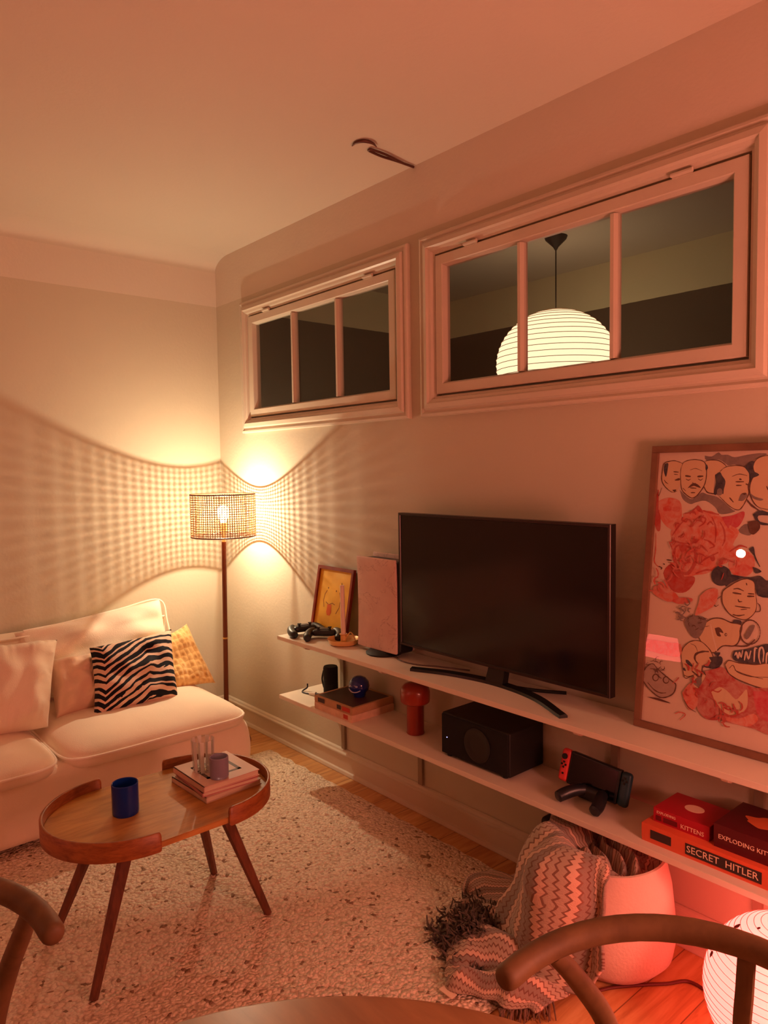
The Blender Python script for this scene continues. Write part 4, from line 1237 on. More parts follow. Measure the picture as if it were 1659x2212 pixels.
# ------------------------------------------------------------------ candle holder and candle
BRS = mat('brushed_brass_dish', (226, 176, 112), 0.36, 0.25)
DX, DY = 1.330, -0.135
t = thing('candle_holder', 'round brass candle dish on the upper shelf', 'candle holder', (DX, DY, ZT))
b = MB(); b.lathe([(0, .001), (.05, 0), (.062, .004), (.070, .022), (.071, .026), (.068, .024), (.060, .008), (.048, .005), (0, .005)], (DX, DY, ZT), 48)
b.build('dish', BRS, t, merge=True)
b = MB(); b.lathe([(.0135, .005), (.0135, .040), (.018, .043), (.018, .046), (.0125, .046), (.0115, .020)], (DX, DY, ZT), 32); b.build('candle_cup', BRS, t)
b = MB(); b.tube(catmull([(DX + .012, DY + .004, ZT + .03), (DX + .035, DY + .01, ZT + .055), (DX + .055, DY + .012, ZT + .045), (DX + .066, DY + .014, ZT + .022)], 6), .0025, 8); b.build('handle', BRS, t)
b = MB(); b.tube([(DX, DY, ZT + .021), (DX - .004, DY, ZT + .26)], [.0108, .0098], 20)
cd = b.build('candle', mat('white_wax', (236, 210, 190), 0.4), None)
tag(cd, 'slim white unlit candle standing in the brass dish', 'candle')
b = MB(); b.tube([(DX - .004, DY, ZT + .258), (DX - .004, DY, ZT + .270)], .0012, 6); b.build('wick', BLKM, cd)

# ------------------------------------------------------------------ game controllers
PADC = mat('black_controller_shell', (26, 27, 33), 0.38)
def controller(label, loc, rot, tilt):
    t = thing('game_controller', label, 'game controller', (0, 0, 0), 'controllers on the upper shelf')
    b = MB()
    def g(p, u):
        return p
    b.rbox(-.055, .055, -.022, .030, .012, .040, r=.013, n=8)
    b.build('shell', PADC, t)
    for s in (-1, 1):
        b = MB()
        b.tube(catmull([(s * .050, .022, .028), (s * .063, .004, .027), (s * .072, -.030, .021), (s * .070, -.058, .016), (s * .064, -.074, .014)], 6), [.017] * 4 + [.018] * 4 + [.0185] * 4 + [.018] * 4 + [.0175] * 4 + [.016] * 4 + [.010], 16) if False else b.tube(catmull([(s * .050, .022, .028), (s * .063, .004, .027), (s * .072, -.030, .021), (s * .070, -.058, .0165), (s * .064, -.074, .0145)], 6), [.0175 + .0012 * sin(pi * i / 24) - (.007 * max(0, (i - 18) / 6) ** 2) for i in range(25)], 16)
        b.build('grip', PADC, t)
        b = MB(); b.lathe([(0, 0), (.006, 0), (.005, .008), (.009, .011), (.009, .014), (0, .013)], (s * .026, -.006, .039), 20)
        b.build('thumbstick', BLKM, t, merge=True)
        b = MB(); b.rbox(s * .052 - .013, s * .052 + .013, .024, .038, .022, .037, r=.005, n=3); b.build('trigger', BLKM, t)
    b = MB(); b.rbox(-.026, .026, .000, .030, .038, .0425, r=.002, n=4); b.build('touchpad', mat('controller_touchpad', (44, 44, 52), .3), t)
    t.location = loc
    t.rotation_euler = (tilt, 0, rot)
    return t
controller('black game controller at the outer end of the upper shelf', (1.048, -.150, ZT + .001), radians(75), 0)
controller('black game controller between the other controller and the candle dish', (1.182, -.132, ZT + .001), radians(48), 0)

# ------------------------------------------------------------------ lower shelf: speaker, games, figurine
t = thing('speaker', 'black upright cylinder speaker on the lower shelf', 'speaker', (1.160, -.085, ZL))
b = MB(); b.lathe([(0, 0), (.031, 0), (.034, .006), (.034, .060), (.0325, .062), (.034, .064), (.034, .128), (.031, .135), (0, .135)], (1.160, -.085, ZL), 40)
b.build('body', mat('black_speaker_cloth', (10, 9, 10), .9, bump=(500, .5, .001)), t, merge=True)
b = MB(); b.tube(catmull([(1.126, -.10, ZL + .11), (1.120, -.105, ZL + .07), (1.126, -.10, ZL + .03)], 5), .004, 8); b.build('strap', BLKM, t)
b = MB()
b.tube(catmull([(1.035, -.130, ZL + .034), (1.040, -.135, ZL + .018), (1.030, -.150, ZL + .006), (1.045, -.165, ZL + .003), (1.085, -.160, ZL + .004), (1.115, -.155, ZL + .008), (1.145, -.150, ZL + .014), (1.160, -.125, ZL + .010)], 6), .0036, 8)
cb = b.build('charging_cable', mat('dark_blue_cable', (34, 30, 44), .5))
tag(cb, 'short dark curled cable lying at the end of the lower shelf', 'cable')
b = MB(); b.tube([(1.095, -.160, ZL + .007), (1.135, -.152, ZL + .013)], [.006, .008], 10); b.build('plug', mat('white_plug', (220, 205, 190), .4), cb)

def game_box(name, x0, x1, y0, y1, z0, z1, m, label, rot=0.0, cat='game box'):
    c = Vector(((x0 + x1) / 2, (y0 + y1) / 2, z0))
    t = thing(name, label, cat, c)
    hx, hy, h = (x1 - x0) / 2, (y1 - y0) / 2, z1 - z0
    b = MB(); b.box(c.x - hx, c.x + hx, c.y - hy, c.y + hy, z0 + h * .18, z1); b.build('lid', m, t, smooth=False, bevel=.0008)
    b = MB(); b.box(c.x - hx + .001, c.x + hx - .001, c.y - hy + .001, c.y + hy - .001, z0, z0 + h * .18); b.build('tray', m, t, smooth=False)
    t.rotation_euler.z = rot
    return t
GB1 = mat('worn_game_box_board', (214, 176, 148), .7, var=.12, vscale=30)
GB2 = mat('game_box_dark_print', (66, 40, 34), .4, var=.3, vscale=12)
g1 = game_box('board_game_box', 1.262, 1.525, -.250, -.016, ZL, ZL + .030, GB1, 'worn flat beige game box, lower of the two under the blue ornament')
g2 = game_box('board_game_box', 1.262, 1.520, -.248, -.016, ZL + .030, ZL + .060, mat('game_box_tan_sides', (186, 142, 104), .6, var=.1, vscale=25), 'tan game box with a dark top carrying the blue round ornament', rot=radians(2))
b = MB(); b.box(1.275, 1.508, -.236, -.030, ZL + .060, ZL + .0604)
o = b.build('printed_top', GB2, g2, smooth=False)
RINK = mat('red_print_ink', (190, 50, 36), .6); DINK = mat('dark_print_ink', (56, 36, 34), .6); WINK = mat('cream_print_ink', (240, 205, 180), .6)
for g, z, lst in ((g1, ZL, ((1.47, 1.50, RINK), )), (g2, ZL + .03, ((1.42, 1.445, DINK), (1.455, 1.505, RINK), (1.29, 1.335, DINK)))):
    for x0, x1, m in lst:
        b = MB(); b.box(x0, x1, -.2506, -.2500, z + .008, z + .026); b.build('printed_patch', m, g, smooth=False)
OX, OY, OZ = 1.415, -.120, ZL + .0605
t = thing('ornament', 'shiny cobalt blue round head ornament with a pale grin on the tan game box', 'ornament', (OX, OY, OZ))
BLU = mat('cobalt_glaze', (22, 38, 118), .12, coat=.6)
b = MB()
b.lathe([(0, 0), (.024, 0), (.028, .006), (.030, .016), (.040, .028), (.046, .046), (.042, .066), (.028, .082), (.012, .089), (0, .090)], (OX, OY, OZ), 40)
b.build('body', BLU, t, merge=True)
def on_orb(th, ph, r=.0465):
    return Vector((OX + r * cos(th) * cos(ph), OY + r * sin(th) * cos(ph), OZ + .046 + r * .95 * sin(ph)))
fa = radians(-75)
b = MB(); b.tube([on_orb(fa + t_ * .75, -.22 - .25 * (1 - t_ * t_), .0455) for t_ in [i / 8 - 1 for i in range(0, 17)]], .0022, 8); b.build('grin', mat('pale_glaze', (196, 196, 214), .2), t)
for s in (-.42, .36):
    b = MB(); b.rbox(-.006, .006, -.004, .004, -.004, .004, r=.003, n=2, M=Matrix.Translation(on_orb(fa + s, .18, .044))); b.build('eye', mat('pale_glaze_eye', (170, 174, 205), .2), t)

# mushroom lamp
MX, MY = 1.782, -.130
MR = mat('rust_red_glaze', (148, 44, 22), .3, coat=.3)
t = thing('mushroom_lamp', 'rust red mushroom shaped table lamp, unlit, on the lower shelf', 'lamp', (MX, MY, ZL))
b = MB(); b.lathe([(0, 0), (.034, 0), (.0355, .003), (.034, .012), (.034, .13), (0, .13)], (MX, MY, ZL), 40); b.build('stem', MR, t, merge=True)
b = MB(); b.lathe([(.030, .122), (.050, .122), (.057, .128), (.0585, .140), (.0585, .168), (.054, .184), (.042, .196), (.022, .202), (0, .203)], (MX, MY, ZL), 48); b.build('lamp_shade', MR, t, merge=True)

# subwoofer
t = thing('subwoofer', 'black box subwoofer in the middle of the lower shelf', 'speaker', (2.158, -.105, ZL))
b = MB(); b.rbox(2.000, 2.316, -.200, -.016, ZL + .006, ZL + .158, r=.006, n=6); b.build('cabinet', mat('black_subwoofer_shell', (17, 14, 13), .55), t)
b = MB(); b.rbox(2.004, 2.312, -.207, -.199, ZL + .010, ZL + .154, r=.003, n=6); b.build('grille', mat('black_grille_cloth', (12, 10, 9), .95, bump=(600, .4, .001)), t)
b = MB(); b.lathe([(.030, 0), (.060, 0), (.060, .003), (.052, .004), (.042, .001), (.030, .001)], (0, 0, 0), 40)
for i, p in enumerate(b.v): b.v[i] = Vector((2.178 + p.x, -.207 - p.z, ZL + .082 + p.y))
b.build('speaker_ring', mat('black_rubber', (20, 17, 16), .5), t)
b = MB(); b.rbox(2.030, 2.0335, -.2085, -.2065, ZL + .070, ZL + .0735, r=.001, n=1); b.build('indicator_light', mat_emit('blue_indicator', (.35, .4, 1.0), 2.5), t)
for (x, y) in ((2.03, -.19), (2.29, -.19), (2.03, -.03), (2.29, -.03)):
    b = MB(); b.lathe([(.010, 0), (.011, .007)], (x, y, ZL), 12); b.build('foot', BLKM, t)

# handheld console resting on a two-legged grip
t = thing('handheld_console', 'handheld game console with red and dark teal sides propped on the lower shelf', 'game console', (2.58, -.11, ZL))
Mh = Matrix.Translation((2.580, -.105, ZL + .070)) @ Matrix.Rotation(radians(-14), 4, 'X') @ Matrix.Rotation(radians(3), 4, 'Y')
b = MB(); b.rbox(-.092, .088, -.010, .010, -.052, .052, r=.004, n=5, M=Mh); b.build('body', BLK, t)
b = MB(); b.box(-.085, .080, -.0108, -.0099, -.045, .045, M=Mh); b.build('screen', mat('handheld_screen', (8, 9, 12), .15), t, smooth=False)
b = MB(); b.rbox(-.127, -.092, -.012, .012, -.052, .052, r=.011, n=4, M=Mh); rj = b.build('left_grip', mat('red_controller_plastic', (226, 66, 66), .4), t)
b = MB()
for (x, z, r) in ((-.110, .028, .009),):
    b.lathe([(0, 0), (r, 0), (r, .006), (0, .008)], (0, 0, 0), 20)
    for i, p in enumerate(b.v): b.v[i] = Mh @ Vector((x + p.x, -.012 - p.z, z + p.y))
b.build('thumbstick', BLKM, rj, merge=True)
for (x, z) in ((-.110, .010), (-.103, .002), (-.117, .002), (-.110, -.006), (-.108, -.026)):
    b = MB(); b.box(x - .003, x + .003, -.0145, -.012, z - .003, z + .003, M=Mh); b.build('button', BLKM, rj, smooth=False)
b = MB(); b.rbox(.088, .123, -.012, .012, -.052, .052, r=.011, n=4, M=Mh); tj = b.build('right_grip', mat('dark_teal_plastic', (28, 58, 70), .4), t)
for (x, z) in ((.106, .034), (.099, .026), (.113, .026), (.106, .018)):
    b = MB(); b.box(x - .003, x + .003, -.0145, -.012, z - .003, z + .003, M=Mh); b.build('button', BLKM, tj, smooth=False)
t = thing('controller_grip', 'black two-pronged controller grip in front of the handheld console', 'game controller', (2.585, -.16, ZL))
b = MB(); b.rbox(2.535, 2.640, -.150, -.123, ZL + .004, ZL + .048, r=.014, n=6); b.build('shell', PADC, t)
b = MB(); b.tube(catmull([(2.565, -.135, ZL + .034), (2.545, -.165, ZL + .034), (2.528, -.195, ZL + .026), (2.520, -.220, ZL + .020)], 6), [.017 + .002 * sin(pi * i / 18) for i in range(18)] + [.011], 16); b.build('grip', PADC, t)
b = MB(); b.tube(catmull([(2.625, -.135, ZL + .034), (2.638, -.165, ZL + .034), (2.648, -.195, ZL + .026), (2.652, -.222, ZL + .020)], 6), [.017 + .002 * sin(pi * i / 18) for i in range(18)] + [.011], 16); b.build('grip', PADC, t)

# boxed games at the near end
BX1 = mat('orange_game_box_board', (222, 96, 62), .45, var=.05)
g = game_box('board_game_box', 2.808, 3.190, -.226, -.020, ZL, ZL + .050, BX1, 'large flat orange-red game box under two smaller boxes on the lower shelf')
b = MB(); b.box(2.835, 2.895, -.2268, -.2260, ZL + .014, ZL + .038); b.build('printed_label', DINK, g, smooth=False)
b = MB(); b.box(2.935, 3.130, -.2268, -.2260, ZL + .010, ZL + .040); b.build('title_band', DINK, g, smooth=False)
b = MB(); text_mb(b, 'SECRET', frame_M((2.938, -.2270, ZL + .017), (1, 0, 0), (0, 0, 1)), .026); text_mb(b, 'HITLER', frame_M((3.040, -.2270, ZL + .017), (1, 0, 0), (0, 0, 1)), .026)
b.build('title_lettering', WINK, g, smooth=False)
BX2 = mat('crimson_game_box_board', (176, 22, 44), .4, var=.08)
g = game_box('card_game_box', 2.826, 2.985, -.195, -.060, ZL + .050, ZL + .090, BX2, 'small crimson card game box on the left of the large orange-red box')
b = MB(); b.lathe([(.014, 0), (.022, 0), (.022, .0006), (.014, .0006)], (2.91, -.125, ZL + .090), 30, sx=1.2); b.build('printed_ring', WINK, g, smooth=False)
b = MB(); text_mb(b, 'EXPLODING', frame_M((2.836, -.1955, ZL + .076), (1, 0, 0), (0, 0, 1)), .010); text_mb(b, 'KITTENS', frame_M((2.905, -.1955, ZL + .058), (1, 0, 0), (0, 0, 1)), .017); b.build('title_lettering', WINK, g, smooth=False)
b = MB(); b.box(2.834, 2.850, -.1956, -.1950, ZL + .056, ZL + .070); b.box(2.856, 2.896, -.1956, -.1950, ZL + .056, ZL + .070); b.build('printed_panel', mat('deep_red_print', (110, 12, 26), .5), g, smooth=False)
BX3 = mat('maroon_game_box_board', (84, 14, 26), .4, var=.1)
g = game_box('card_game_box', 3.000, 3.175, -.205, -.030, ZL + .050, ZL + .112, BX3, 'dark maroon card game box on the right of the crimson box')
b = MB(); text_mb(b, 'EXPLODING KITTENS', frame_M((3.012, -.2055, ZL + .076), (1, 0, 0), (0, 0, 1)), .0165); b.build('title_lettering', WINK, g, smooth=False)
b = MB()
pts = [(3.06 + (.045 + .008 * sin(5 * a_)) * cos(a_) , -.115 + (.030 + .006 * cos(4 * a_)) * sin(a_)) for a_ in [2 * pi * i / 40 for i in range(40)]]
b.poly([Vector((x + .03, y, ZL + .112)) for x, y in pts], (0, 0, .0005)); b.build('printed_splash', mat('orange_print', (214, 110, 66), .5), g, smooth=False)

# ------------------------------------------------------------------ framed poster
PB, PT = Vector((2.721, -.115, ZT)), Vector((2.722, -.02, 1.50))
pv = (PT - PB).normalized(); PH = (PT - PB).length; PW = 0.62
Mp = frame_M(PB, (1, 0, 0), pv)
pout = Mp.to_3x3() @ Vector((0, 0, 1))
t = thing('framed_poster', 'tall glazed poster of ink heads and red watercolour figures leaning on the wall', 'poster', PB)
FRW = mat_wood('poster_frame_wood', (112, 74, 54), (132, 92, 68), rough=.5)
b = MB()
for (u0, u1, v0, v1) in ((0, PW, 0, .020), (0, PW, PH - .020, PH), (0, .020, .020, PH - .020), (PW - .020, PW, .020, PH - .020)):
    b.box(u0, u1, v0, v1, -.012, .010, Mp)
b.build('frame', FRW, t, smooth=False, bevel=.001)
b = MB(); b.box(.018, PW - .018, .018, PH - .018, -.010, 0, Mp)
b.build('backing_print', mat('poster_paper', (226, 200, 180), .9), t, smooth=False)
def wash(name, rgb, dens):
    a = NT(name)
    n1 = a.noise(a.coord(), 46, 5, .65, .8)
    c = s2l(rgb); p = s2l((226, 200, 180))
    a.color(a.ramp(n1, [(0.28, c), (0.72, tuple(x * dens + y * (1 - dens) for x, y in zip(c, p)))]))
    a.b.inputs['Roughness'].default_value = .9
    return a.m
rnd = random.Random(21)
def scrib(c, cx, cy, rx, ry, n, ln, wd):
    for _ in range(n):
        a_, q_ = rnd.uniform(0, 2 * pi), sqrt(rnd.random())
        x, y = cx + rx * q_ * cos(a_), cy + ry * q_ * sin(a_)
        d_ = rnd.uniform(0, 2 * pi); k_ = rnd.uniform(-1.2, 1.2)
        fl_ = []
        for i in range(4):
            fl_ += [x, y]
            x += ln / 3 * cos(d_); y += ln / 3 * sin(d_); d_ += k_
        ART.append((c, wd * rnd.uniform(.6, 1.4), tuple(fl_)))
scrib('R', .125, .56, .055, .075, 26, .026, .0032)
scrib('P2', .12, .49, .05, .05, 12, .03, .004)
scrib('R', .24, .50, .03, .03, 8, .02, .003)
scrib('R', .18, .17, .045, .05, 16, .024, .004)
scrib('D', .165, .33, .03, .02, 12, .014, .0016)
scrib('D', .055, .185, .028, .03, 12, .018, .0018)
scrib('G', .13, .355, .025, .03, 14, .02, .004)
scrib('R', .27, .10, .05, .04, 14, .03, .004)
scrib('P2', .06, .42, .04, .03, 8, .03, .004)
INK = {'G': wash('grey_wash', (128, 108, 104), .8), 'G2': wash('pale_grey_wash', (176, 150, 138), .8), 'P': wash('coral_wash', (222, 78, 54), .35), 'P2': wash('pale_coral_wash', (214, 64, 50), .6),
       'R': wash('red_wash', (190, 30, 24), .75), 'R2': wash('crimson_wash', (184, 22, 30), .45), 'K': wash('pink_wash', (206, 44, 70), .7), 'S': wash('skin_tint', (222, 184, 146), .8), 'D': wash('brown_ink', (92, 46, 34), .9), 'N': wash('navy_ink', (34, 30, 56), .85), 'W': wash('chalk_white', (232, 206, 184), .9)}
lay = {}
def clip_ok(p): return p[0] < PW - .02
for i, (c, wd, flat_) in enumerate(ART):
    pts = [(min(flat_[k], PW - .022), min(max(flat_[k + 1], .021), PH - .021)) for k in range(0, len(flat_), 2)]
    z = .0003 + i * .00002
    lb = lay.setdefault(c, MB())
    if wd == 0:
        if pts[0] == pts[-1]: pts = pts[:-1]
        sm = [(q.x, q.y) for q in catmull([(x, y, 0) for x, y in pts + [pts[0]]], 3)][:-1]
        from mathutils.geometry import tessellate_polygon
        tri = tessellate_polygon([[Vector((x, y, 0)) for x, y in sm]])
        lb.add([Mp @ Vector((x, y, z)) for x, y in sm], [tuple(q) for q in tri])
    else:
        sm = catmull([(x, y, 0) for x, y in pts], 4)
        vs, fs = [], []
        n = len(sm)
        for k, p in enumerate(sm):
            tt = (sm[min(n - 1, k + 1)] - sm[max(0, k - 1)])
            tt = tt.normalized() if tt.length > 1e-9 else Vector((1, 0, 0))
            nn = Vector((-tt.y, tt.x, 0))
            e = wd * .5 * (0.45 + 0.75 * sin(pi * (k + .5) / n) + .15 * sin(k * 1.7))
            vs += [Mp @ (p + nn * e + Vector((0, 0, z))), Mp @ (p - nn * e + Vector((0, 0, z)))]
        for k in range(n - 1): fs.append((2 * k, 2 * k + 1, 2 * k + 3, 2 * k + 2))
        lb.add(vs, fs)
allb = MB()
keys = list(lay)
for k, c in enumerate(keys):
    allb.cur = k
    allb.add(lay[c].v, lay[c].f)
allb.build('artwork', [INK[c] for c in keys], t, smooth=False)
a = NT('poster_glazing'); a.t.nodes.remove(a.b)
tr = a.n('ShaderNodeBsdfTransparent'); tr.inputs[0].default_value = (.97, .97, .97, 1); gl = a.n('ShaderNodeBsdfGlossy'); gl.inputs['Roughness'].default_value = .01
fr = a.n('ShaderNodeFresnel'); fr.inputs[0].default_value = 1.45
mx = a.n('ShaderNodeMixShader'); a.l(a.math('MULTIPLY', fr.outputs[0], a.math('SUBTRACT', 1.0, a.n('ShaderNodeNewGeometry').outputs['Backfacing'])), mx.inputs[0]); a.l(tr.outputs[0], mx.inputs[1]); a.l(gl.outputs[0], mx.inputs[2]); a.l(mx.outputs[0], a.out.inputs[0])
b = MB(); b.box(.019, PW - .019, .019, PH - .019, .006, .0065, Mp)
b.build('glazing', a.m, t, smooth=False)

# ------------------------------------------------------------------ ceiling hook by the wall
HK = mat('dark_brown_iron', (92, 52, 40), .5, .3)
t = thing('ceiling_hook', 'thin brown iron hook and long loop fixed to the ceiling near the wall', 'hook', (1.68, -.15, H))
b = MB()
b.tube(catmull([(1.676, -.004, H - .006), (1.680, -.10, H - .008), (1.676, -.17, H - .008), (1.683, -.235, H - .008), (1.690, -.247, H - .008), (1.698, -.235, H - .008), (1.698, -.17, H - .008), (1.686, -.10, H - .008), (1.680, -.06, H - .008)], 6), .0048, 8)
b.build('loop', HK, t)
b = MB()
cr = catmull([(1.672, -.313, H - .006), (1.704, -.321, H - .007), (1.733, -.306, H - .007), (1.740, -.272, H - .007), (1.724, -.238, H - .006)], 6)
b.tube(cr, [.0018 + .0048 * sin(pi * i / (len(cr) - 1)) for i in range(len(cr))], 8)
b.build('hook', HK, t)

# ------------------------------------------------------------------ paper lantern in the other room
def paper_lantern(b, c, rx, rz, hole, ribs, seg=72, amp=.004):
    prof = []
    a0 = math.acos(hole / rx)
    n = ribs * 4
    for i in range(n + 1):
        a = -a0 + 2 * a0 * i / n
        r = rx * cos(a) - amp * (0.5 - 0.5 * cos(2 * pi * i / 4))
        prof.append((r, rz * sin(a)))
    b.lathe(prof, c, seg, caps=False)
def mat_paper(name, em, tint):
    a = NT(name)
    n1 = a.noise(a.coord(), 30, 4)
    a.color(tint)
    a.b.inputs['Roughness'].default_value = .9
    a.l(a.mix(a.math('MULTIPLY', n1, .25), tuple(em), tuple(x * .8 for x in em)), a.b.inputs['Emission Color'])
    a.b.inputs['Emission Strength'].default_value = 1.0
    return a.m
PX, PY, PZ = 1.483, 1.20, 1.985
t = thing('pendant_lamp', 'large round white paper pendant lantern seen through the wide high window', 'lamp', (PX, PY, 2.65))
b = MB(); paper_lantern(b, (PX, PY, PZ), .315, .285, .05, 26)
sh = b.build('lamp_shade', mat_paper('lit_rice_paper', PENDANT_EM, (.7, .62, .5)), t, angle=60)
b = MB()
for i in range(27):
    a_ = -1.40 + 2.8 * i / 26
    r = .3165 * cos(a_)
    b.tube([(PX + r * cos(2 * pi * k / 48), PY + r * sin(2 * pi * k / 48), PZ + .286 * sin(a_)) for k in range(48)], .0016, 5, closed=True)
b.build('rib_wire', mat('bamboo_rib', (150, 112, 70), .7), sh)
b = MB(); b.tube([(PX, PY, PZ + .27), (PX, PY, 2.60)], .0035, 8); b.build('cord', mat('dark_cord', (40, 32, 28), .6), t)
b = MB(); b.lathe([(.006, -.07), (.014, -.055), (.055, -.015), (.06, 0), (0, 0)], (PX, PY, 2.65), 32); b.build('ceiling_cup', mat('dark_ceiling_cup', (40, 32, 28), .6), t, merge=True)
# ------------------------------------------------------------------ red-lit paper lantern on the floor
QX, QY, QZ = 3.203, -.265, .184
t = thing('paper_lantern', 'glowing round paper lantern standing on the floorboards under the shelf', 'lamp', (QX, QY, 0))
b = MB(); paper_lantern(b, (QX, QY, QZ), .180, .180, .028, 26, amp=.0025)
sh = b.build('lamp_shade', mat_paper('red_lit_rice_paper', RED_STRENGTH, (.6, .5, .45)), t, angle=60)
b = MB()
for i in range(31):
    a_ = -1.36 + 2.72 * i / 30
    r = .1808 * cos(a_)
    b.tube([(QX + r * cos(2 * pi * k / 48), QY + r * sin(2 * pi * k / 48), QZ + .1808 * sin(a_)) for k in range(48)], .0007, 4, closed=True)
b.build('rib_wire', mat('thin_bamboo_rib', (200, 120, 100), .7), sh)
b = MB(); b.lathe([(.026, 0), (.030, .004), (.026, .010), (.020, .006)], (QX, QY, QZ + .175), 30); b.build('top_ring', mat('white_ring', (240, 225, 210), .4), sh)
b = MB(); b.lathe([(.07, 0), (.07, .010), (.03, .014), (0, .014)], (QX, QY, 0), 30); b.build('base', mat('white_lamp_base', (220, 205, 190), .5), t, merge=True)
b = MB(); b.tube(catmull([(QX - .02, QY, QZ + .178), (QX - .012, QY, QZ + .192), (QX, QY, QZ + .196), (QX + .012, QY, QZ + .192), (QX + .02, QY, QZ + .178)], 6), .0013, 6); b.build('wire_handle', mat('thin_wire', (110, 60, 50), .4, .8), t)
b = MB()
rnd = random.Random(3)
PETAL = mat('dried_red_petal', (110, 20, 14), .8)
for (th, ph, rr) in ((3.6, .95, .008), (4.15, 1.0, .007), (4.35, .78, .009), (3.75, .45, .008), (4.6, .9, .006), (3.3, .6, .006), (4.0, 1.2, .004)):
    nrm = Vector((cos(th) * cos(ph), sin(th) * cos(ph), sin(ph)))
    c0 = Vector((QX, QY, QZ)) + nrm * .1805
    ux = nrm.cross(Vector((0, 0, 1))).normalized(); uy = nrm.cross(ux)
    pts = [c0 + ux * cos(2 * pi * k / 10) * rr * (.6 + .4 * rnd.random()) + uy * sin(2 * pi * k / 10) * rr * 1.3 * (.7 + .3 * rnd.random()) for k in range(10)]
    b = MB(); b.poly(pts, nrm * .0006)
    b.build('dried_petal', PETAL, sh, smooth=False)
b = MB()
b.tube(catmull([(3.12, -.26, .004), (3.00, -.17, .005), (2.917, -.150, .005), (2.876, -.205, .005), (2.824, -.272, .005), (2.776, -.345, .005), (2.766, -.394, .005), (2.794, -.436, .005), (2.87, -.47, .005), (2.98, -.52, .005)], 8), .0045, 8)
b.build('power_cord', mat('brown_flex', (90, 34, 24), .5), t)

# ------------------------------------------------------------------ felt basket with blanket
KX, KY = 2.700, -.206
FELT = mat_cloth('white_felt', (206, 184, 168), weave=120, strength=.4)
b = MB()
prof = [(0, .004), (.10, .002), (.145, .012), (.172, .045), (.180, .10), (.176, .17), (.166, .25), (.150, .318), (.152, .326), (.146, .328), (.140, .318), (.155, .25), (.165, .17), (.168, .10), (.155, .04), (.10, .020), (0, .016)]
b.lathe(prof, (KX, KY, 0), 64)
for i, p in enumerate(b.v):
    a_ = math.atan2(p.y - KY, p.x - KX)
    k_ = 1 + .02 * sin(3 * a_ + 1) * min(1, p.z * 5) + .015 * noise.noise(Vector((p.x * 9, p.y * 9, p.z * 9)))
    b.v[i] = Vector((KX + (p.x - KX) * k_, min(KY + (p.y - KY) * k_, -.030), p.z + .010 * sin(2 * a_ + .4) * max(0, p.z - .2) * 6))
tag(b.build('basket', FELT, merge=True, angle=70), 'soft white felt storage basket on the floor below the lower shelf', 'basket')

def mat_chevron():
    a = NT('zigzag_knit_blanket')
    uv = a.coord('UV')
    u, v, _ = a.sepxyz(uv)
    nv = a.noise(uv, 3.0, 3)
    v = a.math('ADD', v, a.math('MULTIPLY', nv, .10))
    u = a.math('ADD', u, a.math('MULTIPLY', a.noise(uv, 2.2, 2), .12))
    zz = a.math('PINGPONG', a.math('MULTIPLY', v, 58), 1.0)
    q = a.math('ADD', a.math('MULTIPLY', u, 34), a.math('MULTIPLY', zz, 0.45))
    q = a.math('ADD', q, a.math('MULTIPLY', a.noise(uv, 14, 2), .35))
    fr = a.math('FRACT', q)
    thin = a.math('LESS_THAN', fr, .26)
    band = a.math('SINE', a.math('MULTIPLY', a.math('FLOOR', q), 1.05))
    c = a.ramp(a.math('MULTIPLY_ADD', band, .5, .5), [(0.0, s2l((168, 150, 132))), (0.35, s2l((222, 190, 166))), (0.7, s2l((196, 160, 140))), (1.0, s2l((130, 122, 112)))])
    c = a.mix(a.math('MULTIPLY', thin, .8), c, s2l((112, 70, 58)))
    a.color(c)
    a.b.inputs['Roughness'].default_value = 1.0
    a.b.inputs['Specular IOR Level'].default_value = .05
    a.b.inputs['Sheen Weight'].default_value = .3
    a.bump(a.math('ADD', a.math('MULTIPLY', zz, .4), a.noise(uv, 160, 2)), .6, .004)
    return a.m
CHEV = mat_chevron()
t = thing('knitted_blanket', 'zigzag patterned knitted blanket tumbling out of the felt basket onto the rug', 'blanket', (2.55, -.30, 0))
b = MB()
# control rows from inside the basket over its rim and down to the floor; columns run round the rim
def basket_pt(deg, r, z):
    return Vector((KX + r * cos(radians(deg)), KY + r * sin(radians(deg)), z))
cols = [(-62, 0.0), (-75, .1), (-100, .2), (-125, .35), (-148, .5), (-170, .65), (-192, .8), (-210, 1)]
rowsdef = [(.06, .235), (.11, .325), (.150, .350), (.185, .318), (.200, .245), (.212, .165), (.230, .095), (.262, .036), (.330, .026), (.40, .022)]
def pcat(L, x):
    x = max(0, min(len(L) - 1.0001, x)); i = int(x); tt = x - i
    g = lambda k: L[max(0, min(len(L) - 1, k))]
    A, B_, C_, D_ = g(i - 1), g(i), g(i + 1), g(i + 2)
    return 0.5 * ((2 * B_) + (C_ - A) * tt + (2 * A - 5 * B_ + 4 * C_ - D_) * tt ** 2 + (3 * B_ - A - 3 * C_ + D_) * tt ** 3)
DL = [.62, .78, .80, .90, 1.0, 1.0, .96, .90]    # how far down each column runs
RB = [0.0, .010, .030, .045, .065, .060, .040, .02]
